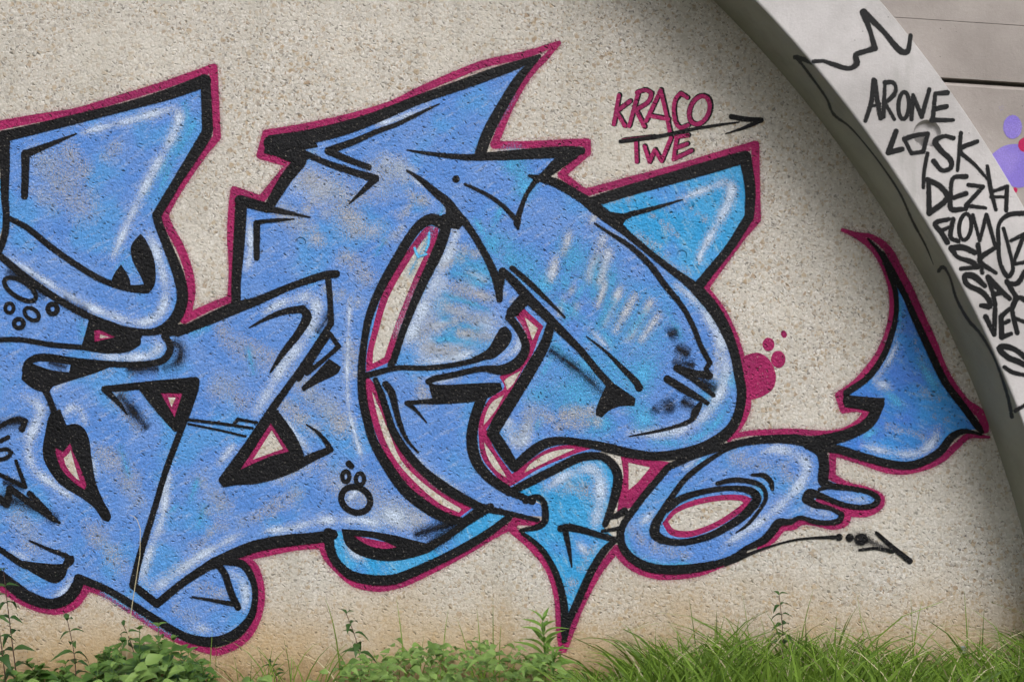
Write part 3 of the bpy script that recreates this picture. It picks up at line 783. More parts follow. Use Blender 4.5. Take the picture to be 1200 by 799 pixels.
# ---- third, large letter: crescent opening, blade and round bowl
HU = "502,265 514,267 511,284 490,332 470,382 457,424! 429,436! 430,415 436,388 446,350 456,328 472,302 492,274"
HUi = "501,275 505,282 484,330 464,380 451,419! 436,427! 437,411 443,388 452,356 462,334 477,309 494,283"
HL = "425,441 430,470 442,512 460,546 477,570 500,591 520,601 537,607! 553,595! 520,575 490,547 466,515 452,480 445,460 432,442"
HLi = "434,452 440,480 451,516 467,544 490,569 515,590 538,601 542,596 522,584 495,564 471,539 456,505 446,480"
HM = "612.5,360 637,382.5 632,393 624,415 612,434 595,465 570,503! 580,527 600,555! 620,540 640,527 665,521 697,524.5! 675,531 630,550 597,570 592,568 580,556 565,536 561,512 562,492 573,468 590,456 591,452 585,441 614,423 619,405 614,387 604,370"
HMi = ["613,369 631,384.5 624,401! 620,388", "612,432.5 602,450 594,458 590,446 596,441", "592,461 582,480 566,500 568,487 576,471", "566,515 580,535 596,562 580,550 570,533", "613,555 620,544 640,531 660,525.5 677,525 650,537"]
HT = "728,534 785,542 760,567 742,592 724,598 727,575 731,558"
HTi = "736,541 763,547 748,565 736,575"
letter('large blue letter with a curved crescent opening, a spiked crown and a round bowl', 2,
  fills=[("277,362! 277,330 283,238! 312,243! 337,210 356,187! 318,172! 350,166 400,154 440,140 490,118 540,101 577,87 632,66! 610,90 590,122 566,180! 645,179! 672,178! 640,206! 660,220 700,246 722,263 760,295 785,315 808,332 836,362 850,386 860,412 867,440 869,460 866,482 858,500 843,514 822,525 795,532 765,534 735,530 712,527! 680,536 652,549 622,564 598,577! 612,582 633,590! 638,605! 600,602 575,595! 545,618! 500,645! 400,624! 400,560! 388,527! 320,478! 352,433 388,380! 387,350 386,322! 340,336 300,353", (HU, HL, HM))],
  rings=[(HU, (HUi,)), (HL, (HLi,)), (HM, HMi)],
  contour="271,350,8 272.5,315,8 270.5,277,8 272,245,8 274.5,223,8! 306,234,8! 340,192.5,8! 305,182,8! 312,156.5,8! 350,150.5,8 395,141,7.5 432,131.5,8 460,122,7.5 490,107,7.5 540,85.5,8 570,74.5,8 615,64.5,7.5 655,50.5,4! 640,67,6 620,88,7 600,121,7.5 587,150,8 579,170,8! 615,170,7.5 660,168,8 688,167,8! 688,179,8! 658,205,8! 675,218,7.5 686,226,8! 735,212.5,8 785,199.5,8 835,184.5,8 885,170,8.5! 886,205,8 887,257,8.5! 867,281,8 835,325,8 825.5,338,8.5! 845,363,8 859,391,8 869,421,8 874,452,8 876,476,7 868,497,6 854,515,5",
  bare="360,205,18 400,235,22 440,225,20; 390,255,20 430,275,18; 395,245,12 420,262,14; 365,235,12 352,255,10; 405,300,12 428,325,12; 435,195,14 470,205,16; 330,250,12 370,275,14; 400,345,10 420,355,8; 410,405,12 412,440,10; 468,255,8 484,240,6; 455,285,8 470,268,8; 480,225,10 500,240,8; 395,560,18 440,590,20 490,610,14; 350,440,12 400,500,16; 330,470,12 365,500,12; 380,340,5 398,352,6;"
       "524,245,6 533,268,8; 545,290,10 560,300,8; 535,335,10 575,350,8; 520,360,9 560,375,8; 540,390,9 580,395,6; 515,385,8 540,372,8; 590,345,7 600,352,6; 500,410,10 540,415,10; 480,395,12 505,380,12; 490,450,12 500,465,10; 560,370,6 580,380,6; 520,310,7 540,305,6;"
       "625,480,12 610,510,10; 640,490,10 690,480,10; 655,500,9 700,492,9",
  wash="665,285,30 700,330,42 735,375,36; 645,455,36 700,490,30 760,480,28; 690,420,26 745,445,26; 820,490,20 848,450,16; 505,370,36 545,395,30; 540,300,22 560,330,24; 620,215,22 600,190,16; 580,290,20 640,330,20",
  pale="515,330,24 490,380,26; 545,335,26 560,375,22; 530,290,16 520,310,18; 500,405,18 540,405,16; 600,500,16 612,520,14; 440,600,22 490,612,18; 345,215,20 380,225,20; 840,440,10 845,400,10; 480,205,16 450,190,14",
  streaks="690,330,9 708,275,9; 700,335,8 715,290,8; 672,370,7 676,355,7; 705,385,6 728,335,6; 720,390,6 745,345,6; 735,400,6 765,350,6; 750,400,5 775,365,5; 645,330,7 652,300,7; 668,345,7 672,335,7; 690,265,6 700,250,6;535,335,7 575,350,6; 520,360,7 560,375,6; 540,390,7 580,395,5; 500,385,6 540,372,6; 505,410,7 540,415,6; 545,318,6 570,330,5; 530,345,6 560,358,5; 660,300,6 668,270,6; 655,370,5 662,345,5; 700,360,5 712,325,5",
  aqua="520,345,8 572,362,6; 515,372,8 565,388,6; 505,395,8 560,402,6; 525,318,7 565,328,6; 690,400,9 720,350,9; 660,380,8 685,330,8; 735,395,8 760,360,8; 478,325,2.5 520,245,3 530,238,5; 492,350,6 512,300,5 528,262,6; 562,300,12 545,296,10; 530,325,10 570,335,8; 540,350,8 575,365,8; 545,405,8 565,380,7; 505,400,7 540,395,8; 600,110,6 575,150,6 556,178,6; 610,190,12 612,215,12; 670,300,14 660,340,14; 700,300,8 695,350,8; 720,320,8 705,380,8; 650,350,10 690,380,12; 645,400,12 690,450,14; 700,380,8 720,410,10; 740,440,10 760,460,14; 650,470,16 690,490,16 720,500,14; 625,505,10 640,480,10; 760,515,8 800,518,10 835,500,9 855,470,8; 555,255,8 590,310,9; 575,270,8 590,240,8; 632,445,9 650,410,8; 780,360,8 800,400,8; 740,500,10 790,510,8; 360,182,6 370,176,6; 815,345,5 840,380,5; 440,300,3 452,280,3",
  high="362,180,6 372,184,8; 440,147,5 470,138,4 505,125,3; 292,255,6 294,290,6 289,320,5; 538,265,6 525,300,9 505,340,12 485,385,14 472,410,10; 486,425,5 530,420,6 560,410,5; 505,447,5 540,442,5; 606,380,5 610,395,6 604,410,6 585,421,4; 596,508,6 606,522,10 615,505,8 622,490,5; 605,525,7 625,505,5; 735,507,8 780,507,9 815,495,9 838,470,10 850,440,10 848,410,10 832,375,9 812,350,6 790,332,4; 480,530,5 510,560,8 540,578,6; 470,545,0.5 471,546,0.5; 405,590,6 430,560,0.5; 400,609,7 420,609,7 452,614,6; 440,600,16 480,610,18; 712,270,4 740,290,4; 690,385,3 715,410,3; 482,208,4 500,222,3; 410,350,2 408,470,3 425,540,4",
  smoke="786,392,12 792,388,10; 793,407,8 806,415,9; 790,424,9 812,428,8; 780,470,16 786,480,14; 766,478,7 772,483,6; 822,446,9 838,456,9; 800,470,8 812,476,9; 660,420,5 685,440,6 706,460,6; 645,410,6 660,421,6; 485,627,5 520,616,8 540,610,7; 487,626,5 530,612,8; 500,640,7 520,628,8 540,616,7; 388,366,4 372,390,4; 505,640,8 530,622,8",
  black="283,236,14 280,290,13 277,330,11 277,360,11; 281,235,12 300,240,12 314,244,11! 335.5,209.5,14 352,189,15;"
        "301,302,7 301,277,7.5 301,262,8! 306,260,5 327,258,4 345,257,1; 312,244,9 340,250,5 364,255,1;"
        "318,168,18 350,163,17 400,151.5,16 440,138,13.5 490,117.5,11 540,100,12 577,86.5,12 610,75,9 632,66.5,4; 632,66,4 610,90,10 590,122,12 572,155,13 563,180,13;"
        "477,176,1 502,180,4 547,184.5,7 580,183,10 615,181,12 645,179,13 668,178,13 682,177,8; 672,180,13 655,191,14 640,204,10 627,213,6! 617,228,5 608,252,6.5 606,262,8 607,268,3;"
        "620,206,3 630,208.5,7 650,214,10 680,231,11 702,247,14 722,263,11 735,274,8 760,295,7 785,315,8 808,332,11 820,343,14 836,362,14 850,386,13 860,412,11 866,440,11 869,460,11 866,482,11 858,500,12 843,514,13 822,525,13 795,532,12 765,534,10 735,530,11 710,524,11 685,519,9 660,516,9 640,519,11 622,530,12 603,547,10;"
        "545,216,3 572,229,4.5 590,242,5 605,258,6; 515,122,1 490,134,4 465,146,5 440,155,6 420,164,7 385,177,9! 405,186,7.5 432,196,7;"
        "350,176,6 380,190,7 415,202,8 440,209.5,9! 422,227,4.5 409,239,1;"
        "477,200,2 492,210,6 512,227,9 524,237,11 533,250,13 545,261,9 560,283,8 575,311,9 582,330,9 585.5,351,7! 585,338,9 589,318,9! 602,330,10 620,350,12 640,370,11 657,387,10 680,410,8 700,434,8 714,450,9;"
        "600,314,6 620,331,6.5 640,350,5 662,372,2;"
        "687,394,1 710,412,3 730,432,6 745,447,8 749,454,9; 697,262,2 717,275,4 740,290,6 762,311,7 780,335,7 800,360,6 812,382,6 822,407,6 832,425,6! 827,432,5! 831,440,9 812,437,8 793,431,8! 812,443,8 836,463,5; 782,444,9 805,458,9 829,472,5; 820,474,6 815,482,9 810,492,6 790,500,4 765,506,3 737,511,1;"
        "520,262,14 505,257,13 488,268,11 465,304,11 445,340,10 433,370,9 427,400,8 424,430,9 425,465,10 430,490,10 438,517,10.5 455,547,12 475,574,13 500,594,13 522,606,12 545,611,8; 522,258,14 521,272,13 512,297,13 494,335,10.5 473,386,8 462,420,8 458,428,8;"
        "428,440,7 440,437,7 465,431,6 502,431,6 540,426,6 565,419,7 582,410,10; 440,445,6 447,462,8 455,487,8 462,507,9 477,530,10 495,550,10 520,570,12 545,585,11 565,594,9 600,602,6 630,609,5;"
        "452,450,8 459,460,9 464,480,7 470,500,6 477,515,4 490,530,2; 502,447,7 508,444,7 527,440,7 565,432,7 590,433,12 607,424,12 616,408,10 612,393,9 603,379,9 597,372,10; 613,352,15 600,366,13;"
        "477,472,6 490,471,5 510,470,7; 477,472,6 487,480,4 500,495,1;"
        "645,382,10 639,402,12 621,434,14 604,462,14 584,494,15 577,507,13! 590,527,14 603,547,11;"
        "567,460,12 557,488,12 553,513,13 557,537,13 570,556,12 590,571,11 612,582,8 624,587,8; 616,586,8 630,582,7 637,588,7 639,600,8 638,611,8 630,617,7 610,621,4;"
        "558,600,10 575,593,8; 540,613,8 557,601,10;"
        "387,391,5 397,406,5.5! 380,421,5 360,437,6; 386,391,6 372,411,7 359,433,7; 350,444,6 363,425,5.5",
  bpoly=[("315,159.5 345,156 362,156! 372,172! 350,176! 362,186! 344,190 325,183 310,179", ()),
         ("714,446! 744,467 743,475 727,475 714,480 705,488 699,486 699,480 706,462", ()),
         ("502,445! 509,451 572,449 586,449! 588,456 575,464 560,469 535,471.5 510,473 506,462", ()),
         ("555,419 572,409 587,385 593,383 599,391 597,401 588,412 575,420", ()),
         ("354,454 370,438 386,421 399,430 395,437 375,447 356,457.5", ()),
         ("525,236! 545,258 538,268 520,266! 523,250", ()),
         ("690,240! 708,248! 735,252! 728,266! 705,256", ())])
d = Paint(L_TOP); d.dot(534.5, 210, 4.4); d.build('paint_dot', M['black'], WALL)
# blue daub inside the crescent
p = Paint(L_TOP); p.stroke("503,273,2.5 502,286,3 498,296,2.5; 486,291,3 490,301,3 500,298,2", feather=0.8); p.build('paint_drip', M['aqua'], WALL)
# little tripod paw on the leg
p = Paint(L_TOP); p.ring(417, 585, 17.5, 14.5, math.radians(25), 7.5).ring(405.5, 558, 4.2, 6.2, 0, 5.2).ring(422, 561, 4.8, 6.8, 0, 5.2)
p.stroke("409,543,8 412,546,7", feather=1.2); p.build('paw_print', M['black'], WALL)['label'] = 'small black outlined paw with one loose dot'

# ---- the flag behind the bowl
letter('bright sky blue triangular flag behind the bowl of the large letter', 3,
  fills=[("688,240! 735,225 785,210 873,184! 879,225 880,255! 855,290 818,335! 785,315 760,295 735,274 700,246", ())], fillmat='cyan',
  bare="757,285,5 785,307,6 810,330,7; 700,237,4 735,233,5; 745,275,6 775,290,5; 795,232,5 825,255,5; 760,250,5 795,275,5",
  high="800,232,3 830,221,6 852,212,9 857,222,9 853,238,9 842,260,8 830,281,6 821,298,4 819,310,4", hop=0.7,
  black="690,238,12 735,224,13 785,209.5,14 835,195,15 873,184,14! 879,222,12.5 878,254,11! 855,290,10 838,311,10 818,336,12; 706,251,12 722,257,10 740,251,6.5 770,243,4.5 800,234,1")

# ---- lower arrow
letter('small cyan arrow pointing down to the grass with a black outline', 4,
  fills=[("596,577! 622,564 652,549 680,536 705,535! 718,548 722,565 716,595 708,618! 722,632! 692,672 676,705 662,740! 660,705 650,670 632,640 612,624! 638,617! 640,595! 628,586", ())], fillmat='cyan',
  contour="661,761,6 667,744,7.5 682,706,7.5 702,669,7.5 723,642,8; 658,762,5 656,735,8 654.5,705,8 650,684,8 640,661,7.5 622,640,7 600,620,8! 604,610,8! 630,612,7",
  rings=[(HT, (HTi,))],
  bare="655,570,10 690,575,10; 690,645,7 680,665,6; 665,690,8 672,680,8; 640,575,7 655,560,6",
  high="640,572,6 665,556,9 692,549,11 702,560,12 703,585,12 698,610,10 694,622,5; 676,635,6 690,650,5; 700,636,5 694,648,4",
  black="596,577,8 622,564,10 652,549,10 680,536,10 704,534.5,9 717,543,10 724,557,11 722,575,11 716,596,9 709,614,7; 715,606,5 733,600,6; 706,622,4 728,618,5; 732,598,8 722,604,7;"
        "657,619,8 666,617.5,9 680,620,8 697,625,7 721,632,7; 663,624,7 667,644,5 670,664,1; 721,632,6 707,646,8.5 692,671,9 677,704,9 665,731,8 661,750,6; 612,624,4 632,640,6 647,662,7 656,685,8 661,710,9 662,742,9")
# ---- cyan hook under the large letter
letter('cyan hook curling under the large letter', 5,
  fills=[("386,622! 388,645 396,660 412,674 437,679 460,678 478,673 515,656 547,640 596,607! 575,594! 545,612 520,634 490,650 465,656 440,655 418,648 405,636 400,622", ())], fillmat='cyan',
  contour="292,651.5,8 320,645.5,8 345,640.5,8 377,638,8! 383,652,8 396,667,8 415,682.5,8 440,688.5,8 460,686.5,7.5 477,681.5,7.5 515,663,7.5 547,645.5,7.5 577,627.5,7.5 600,615,8",
  high="405,632,5 414,648,6 430,657,4",
  black="385,624,12 387.5,644,11 395,659,10 412,673.5,11 437,679,12 460,678.5,12 477,673,11 515,656,10 547,639.5,10 575,622,9 596,606,8; 500,641,9 520,631,8 545,613,8 575,595,7",
  bpoly=[("401,620! 430,622 460,627 480,632 512,640! 500,647 470,655 445,655.5 420,648.5 406,637", ("413,627 437,629 455,635 468,641 455,643 440,642 424,635",))])
p = Paint(L_CONT + 6e-4); p.poly("413,627 437,629 455,635 468,641 455,643 440,642 424,635", rim=1.0); p.build('paint_sliver', M['pink'], WALL)

# ---- round letter with splash
HO = "776,613 790,596 815,585 847,579.5 872,580 881,584 872,597 845,615 820,626 802,629.5 785,626"
HOi = "782,611 793,600 816,591 847,585.5 868,586 872,589 866,594 842,610 818,620 803,622.5 789,620"
letter('rounded blue letter like a tilted ring with two splash fingers', 6,
  fills=[("785,546! 815,534 850,523 900,516 930,518 957,530 964,560! 997,572 1017,576 1028,584 1012,594 992,592 960,581! 950,590! 972,595 986,604 972,612 955,611 937,606 912,612 902,625 880,641 847,659 815,665 785,667 760,664 740,654 729,641 726,626 731,612 755,580 772,560", (HO,))],
  rings=[(HO, (HOi,))],
  contour="976,532,7.5 974.5,558,8! 992,568.5,8 1015,574.5,8 1031,582,8 1031,591,9 1018,599.5,9 1000,600.5,9 980,595.5,9 960,587,8; 994,604,7 990,612,8 976,616,8 955,612,7 940,611,7 930,617,6 917,619,7 905,632,7 890,642,5; 862,655,4 820,671,6 780,675,7.5 755,670.5,7.5 735,659.5,7.5 722,644,8",
  bare="740,620,8 755,635,9; 770,640,8 800,650,8; 860,535,10 900,545,10; 915,545,8 925,560,8",
  aqua="733,620,5 740,645,5 770,660,6 815,660,5; 882,566,5 893,575,5 890,588,5; 800,550,4 830,535,4",
  high="892,530,6 912,526,9 935,534,11 945,545,11 940,562,10 928,578,9 905,600,8 880,618,7 845,640,5; 750,615,8 765,600,4; 820,536,3 800,550,3; 975,603,4 960,600,5; 985,583,4 1015,586,5; 955,588,4 950,600,4",
  black="785,546,8 815,533,8 850,523,8 880,516.5,9 910,514,10 935,514.5,12; 782,548,8 772,560,8 755,580,8 740,600,8 731,613,8 727,626,9 730,641,9.5 741,654,10 760,664,11 785,667,11 815,665,10.5 847,658,8 872,646,6; 858,653,4 873,643,6 894,633,9 904,623,10 913,612,10 927,611,6 937,606,5 955,611,6 972,612,6 984,609,7 986,602,6 972,595,5 955,591,8 946,584,13! 949,578,12 960,580,8 977,587,6 992,592,6 1012,594,6 1026,590,7 1028,583,7 1017,576,6 997,572,6 975,569,8 965,564,12 965.5,545,12 962,530,12 945,520,10;"
        "875,519,2 847,529,4 822,545,6 802,562,6.5 785,585,7 776,600,9 768,615,11 768,626,12 780,633,9 800,635,7.5 830,628,8 857,614,9 872,603,10 884,590,11 887,582,10 880,575,9 860,571.5,6 830,574.5,6.5 800,583,8 780,596,10;"
        "841,566,5 860,562,6 880,564,6 893,570,5.5 897.5,582,5 890,597,4 875,615,3.5 862,624,1; 881,556,3 895,557,6 903,564,6 905,573,4; 975,569,5 960,573,4")

# ---- fin at the right
letter('deep blue curved fin with a hooked tip beside the arch', 7,
  fills=[("1046,318! 1050,342 1050,365 1046,388 1035,417 1017,442 990,462! 1034,468! 1020,492 1000,507 976,520! 1015,536 1047,544 1072,544 1100,530 1115,511 1130,504 1148,503! 1130,477 1107,447 1090,412 1070,370 1058,340", ())], fillmat='deep',
  contour="855,512,5 877,507.5,5 900,506.5,6 930,505.5,6 967,508,6.5 988,505,6.5 1007,494,6.5 1016,481,6! 1000,479,6 988,481,6! 983,463,8! 1000,451,7.5 1012,439,7.5 1030,415,7.5 1041,390,7.5 1046,362,7 1044,335,7 1035,310,7 1022,290,7 1005,277,6 987,269.5,3; 1000,274,3 1022,278,5 1040,292,8 1053,316,9 1067,343,9 1080,372,8.5 1092,397,8 1107,435,8 1130,470,9 1150,486,10 1154,503,9; 1159,512,2 1135,511,6 1121,522,7 1100,540,7 1067,551,7 1042,551,6.5 1010,541,6 980,531,6.5",
  bare="1042,400,5 1058,380,5; 1085,460,6 1100,468,6; 1072,400,4 1082,430,4; 1040,500,5 1080,510,5; 1095,488,5 1108,492,4",
  aqua="1035,455,10 1060,480,10; 1010,515,8 1030,500,9; 1075,420,10 1100,460,10; 1055,350,6 1054,385,6",
  high="1052,400,3 1040,425,4 1024,447,6! 1045,455,7; 1098,500,8 1095,514,8 1080,529,8 1060,532,7 1030,527,5 1008,521,3", hop=0.55,
  black="1017,280,2 1032,297,5 1042,320,6 1049,342,6 1050,365,5.5 1046,387,6.5 1035,417,7 1017,442,7 992,460,8; 1034,297,5 1047,322,8 1060,346,7 1071,371,8 1090,412,8.5 1107,447,8.5 1130,478,8.5 1146,500,8 1151,506,4; 1150,509,2 1130,505,6 1115,512,9 1100,530,9.5 1072,544,9.5 1047,544,9.5 1015,536,9.5 982,526,10;"
        "993,469,11 1010,472,12 1031,472,11; 1030,474,12 1019,494,13 1000,506,13 975,514,14 950,517,13 925,514,11; 982,526,10 965,524,10",
  bpoly=[("989,463! 1020,466 1036,467! 1030,484! 1010,479! 990,476!", ())])

# ---- pink bear-paw splat
p = Paint(L_CONT + 0.0003); p.poly("874,417! 880,415 888,414 897,418 903,425 907,434 908.5,444 905,455 896,462 883,467 876,467!", rim=1.5)
p.dot(912, 421, 8.6, 10.2, core=0.9).dot(900.5, 403.5, 7, 8, core=0.9).dot(918.6, 391.5, 3.4, 4.6, math.radians(-20), core=0.9)
p.build('paint_splat', M['pink'], WALL)['label'] = 'pink paw-shaped splat beside the round bowl'

# ---- signature KRACO TWE with an arrow
K = "725,112 719,146; 738,119 722,131! 732,148; 748,108 737,148; 746,109 756,106 763,110 759,120 745,129! 755,149; 774,106 757,142; 774,106 780,132 785,156; 761,136 783,140; 805,115 797,110 790,121 791,142 797,150 806,147; 730,165 766,161; 745,165 746,190; 755,172 761,190! 767,176! 775,189! 786,162; 793,160 789,187! 810,177; 792,161 806,159; 791,174 805,169"
sg = Paint(L_CONT + 0.0002)
for st in parse(K):
    P = [[q[0] + 1.2, q[1] - 0.6] for q, c in st]
    sg.stroke(' '.join('%g,%g%s' % (a[0], a[1], '!' if st[i][1] else '') for i, a in enumerate(P)), w=6.4, feather=1.1)
sg.ring(820.5, 129, 11.5, 17.5, math.radians(22), 6.8)
SIG = sg.build('graffiti_signature', M['black'], WALL); SIG['label'] = 'hand sprayed signature KRACO TWE in pink over black'
p = Paint(L_CONT + 0.0006); p.stroke(K, w=4.6, feather=1.0, lim=120); p.ring(819.5, 129.5, 11, 17, math.radians(22), 5); p.build('pink_lettering', M['pink'], SIG)
p = Paint(L_BLACK); p.stroke("727,166,4.5 772,160,4.5 810,152,4 847,146,3 866,143.5,1.5; 857,137,6.5 874,140,6 892,141,6! 872,150,4 850,157,1", feather=0.9); p.build('arrow', M['black'], SIG)

# ---- loose arrow at the right foot of the mural
p = Paint(L_TOP); p.stroke("850,661,4 864,655,5 882,647,4 905,639,2.6 927,633,2.6 950,630,3 974,629,4; 974,629,5 978,629,5; 1027,624,4.5 1046,641,6 1066,657,7; 1007,644,3 1026,642,4 1046,646,4.5", feather=0.8)
p.dot(983, 629, 4.3, core=0.8).dot(995.5, 629.5, 4.8, core=0.8).dot(1009, 631.5, 8, 7, core=0.7)
AR_ = p.build('graffiti_arrow', M['black'], WALL); AR_['label'] = 'thin black sprayed arrow with a dotted shaft below the fin'
p = Paint(L_TOP - 0.0003); p.stroke("1012,630,8 1024,636,6 1042,644,5", feather=3, op=0.6); p.dot(1009, 631, 13, 9, op=0.5, core=0.3); p.build('overspray', M['smoke'], AR_)

# ------------------------------------------------------------------ marker tags on the arch rib
def tagmark(name, txt, w, label=None, mp=map_face, mat='marker', rings=(), base=0.0006, parent=RIB, feather=1.7, dw=0.2):
    p = Paint(base, mp)
    if txt: p.stroke(txt, w=w, dw=dw, feather=feather, lim=120, jit=0.16)
    for r in rings: p.ring(*r)
    o = p.build(name, M[mat], parent)
    if label: o['label'] = label
    return o
tagmark('marker_scribble', "953,72.5,4 965,72,4.2 980,77,5.5 995,80.5,6.5 1004,75,6.5 1003,65,6 1014,60.5,6 1025,57,6.5! 1020,38,6 1012,15,8! 1035,37,6.5 1055,60,7 1063,61,7 1066,50,6 1067,42,5", 6, 'zigzag black scribble at the top of the rib')
tagmark('marker_scribble', "932,67,8 942,70,7 951,73.5,6; 934,68,6 947,85,4 969,116,4.5 977,134,4.5 995,148,3.5 1013,168,3.2 1034,195,3.2 1055,227,4 1070,260,4.5 1085,288,3.5 1094,310,1.5; 1100,318,5.5 1105,312.5,5.5 1113,324,4.5 1121,350,4.5 1135,375,4.8 1149,391,5 1166,420,4.5 1181,464,5 1186,488,6.5", 4, 'long wavering dark line along the underside of the arch', mp=map_soffit, mat='faded', dw=-1.5)
tagmark('marker_tag', "1024,94,5.5 1021,120,5 1014,142,4; 1025,95,5.5 1028,118,5 1032,139,5; 1018,126,4.2 1031,122,4.2; 1037,99,5 1035,137,5; 1037,97,5.5 1046,97,5.5 1050,103,5 1047,112,5 1037,121,5! 1048,140,5; 1068,140,4.5 1070,112,5! 1080,137,5! 1089,105,4.5; 1110,109,5.5 1096,110,5.5! 1093,140,6; 1092,141,6 1117,141,5; 1095,128,5.5 1109,125,7", 5, 'black marker tag reading ARONE', rings=[(1059, 124, 6.2, 16, 0.05, 5.2)])
tagmark('marker_tag', "1050,154,6 1041,179,6! 1057,175,6; 1060,163,6 1073,159,6 1087,157,6! 1082,178,5.5! 1068,180,5.5! 1060,164,5.5; 1117,162,6 1106,160,6 1096,166,6.5 1103,177,6 1114,188,6 1114,197,6 1104,200,6 1094,189,5.5; 1126,156,6 1122,200,5; 1145,166,5.5 1125,176,7 1142,193,5 1160,213,4.5; 1087,180,4.5 1083,200,4 1082,220,3.5", 5, 'black marker tag reading LOSK across a round recess')
tagmark('marker_tag', "1088,211,6 1089,250,6! 1110,232,6 1102,219,6 1087,211,6; 1132,207,6 1117,209,6 1114,228,6 1115,245,6 1132,245,5.5; 1117,232,5 1132,227,5.5; 1135,217,5.5 1152,219,5.5! 1132,241,5.5! 1155,244,4.5; 1157,195,4 1161,222,5 1167,246,5; 1162,225,5 1180,219,5! 1179,247,4.5; 1161,231,4.5 1180,231,4.5", 5, 'black marker tag reading DEZA')
tagmark('marker_tag', "1112,257,5.5 1096,262,6 1104,274,6 1110,284,6; 1102,271,4.5 1115,265,4.5; 1117,257,5 1114,278,5 1123,283,5; 1140,252,5 1148,282,5! 1156,252,5! 1166,287,5", 5, 'black marker tag reading FLOW', rings=[(1131, 266, 7, 15.5, 0.12, 5)])
tagmark('marker_tag', "1142,296,6 1128,290,6.5 1115,291,6.5 1122,301,6 1138,307,6 1147,313,6 1126,315,5; 1146,287,5.5 1151,320,5; 1168,289,5.5 1148,305,6 1167,320,5; 1200,250,5.5 1182,252,5.5 1171,262,5.5 1170,284,5.5 1172,308,5.5 1181,324,5.5 1187,316,5.5 1182,290,4.5 1176,268,4; 1185,282,5 1200,275,5! 1187,310,5! 1203,307,5", 5, 'black marker tag reading SKUZ with a wide U')
tagmark('marker_tag', "1154,335,6.5 1141,324,7 1131,323,6 1133,333,6 1150,342,6 1159,352,6 1160,359,6 1150,358,5; 1158,325,6 1163,342,6 1166,357,5.5; 1158,325,6 1170,338,6 1183,350,5; 1164,345,5 1174,343,5; 1180,330,6 1190,347,6; 1181,332,5 1192,332,6 1201,318,5", 5, 'black marker tag reading SAM')
tagmark('marker_tag', "1155,371,5.5 1165,392,6.5! 1166,362,6; 1183,362,5.5 1173,371,5.5! 1174,395,6! 1185,391,5.5; 1173,381,5 1182,376,5; 1189,350,5 1186,362,5 1192,390,5; 1186,362,5 1193,349,6 1202,352,6; 1188,372,5 1202,378,5", 5, 'black marker tag reading VER')
tagmark('marker_tag', "1203,420,6 1190,410,6 1178,406,6.5 1171,408,6.5 1180,418,6 1194,424,6 1205,430,6; 1177,430,5.5 1186,436,5.5 1204,440,5", 5, 'last black marker scrawl low on the rib')

tagmark('marker_dash', "1190,481,5 1204,473,4", 5)
# ------------------------------------------------------------------ paint blots on the spandrel
NBLOT = 0
def blot(name, mat, fn, label=None):
    global NBLOT; NBLOT += 1
    p = Paint(0.0006 + 0.0003 * NBLOT, map_span); fn(p)
    o = p.build(name, M[mat], SPAN); o.matrix_parent_inverse = Matrix.Translation(SPAN.location).inverted()
    if label: o['label'] = label
blot('paint_blot', 'lilac', lambda p: p.dot(1186.5, 149, 11, 14, core=0.88), 'oval lilac paint blot')
blot('paint_blot', 'lilac', lambda p: p.poly("1155,190 1165,180 1177,172 1192,170 1212,176 1222,192 1216,209 1203,217 1190,219 1176,211 1160,202", rim=1.5), 'large lilac paint blot behind the rib')
blot('paint_blot', 'blob', lambda p: p.dot(1201, 170, 8, 8.5, core=0.9), 'round crimson paint blot')
blot('paint_speck', 'blob', lambda p: p.dot(1189.5, 223, 2.6, 3.2, core=0.7))
blot('paint_speck', 'lilac', lambda p: p.dot(1172.5, 127, 5, 5.5, op=0.35, core=0.5))
# ------------------------------------------------------------------ plants along the foot of the wall
def at(px, py, y):
    k = (D + y) / D
    return Vector(((px - CX) * S * k, y, ZC + (CY - py) * S * k))

def leaf_mesh(name, width, fold, curl, mat, serrate=0.0):
    prof = [(0, 0.06), (0.12, 0.55), (0.27, 0.92), (0.45, 1.0), (0.62, 0.8), (0.8, 0.45), (0.92, 0.18), (1.0, 0.0)]
    v = []; f = []
    for i, (t, wd) in enumerate(prof):
        z = curl * (0.35 * t - t * t); h = wd * width * 0.5
        s = 1 + serrate * (0.12 if i % 2 else -0.12)
        v += [(-h * s, t, z + fold * h), (0, t, z), (h * s, t, z + fold * h)]
    for i in range(len(prof) - 1):
        a = 3 * i; f += [(a, a + 1, a + 4, a + 3), (a + 1, a + 2, a + 5, a + 4)]
    me = mesh(name, v, f); me.materials.append(mat)
    me.polygons.foreach_set('use_smooth', [True] * len(f))
    return me
LEAVES = {
    'mint': [leaf_mesh('mint_leaf', 0.72, 0.35, 0.5, M['leaf'], 0.4), leaf_mesh('mint_leaf', 0.62, 0.5, 0.9, M['leaf'], 0.4)],
    'nettle': [leaf_mesh('nettle_leaf', 0.42, 0.45, 0.8, M['leafdark'], 0.8), leaf_mesh('nettle_leaf', 0.36, 0.5, 1.1, M['leafdark'], 0.8)],
    'lance': [leaf_mesh('lance_leaf', 0.22, 0.5, 0.5, M['leafbright']), leaf_mesh('lance_leaf', 0.18, 0.6, 0.9, M['leafbright'])],
}
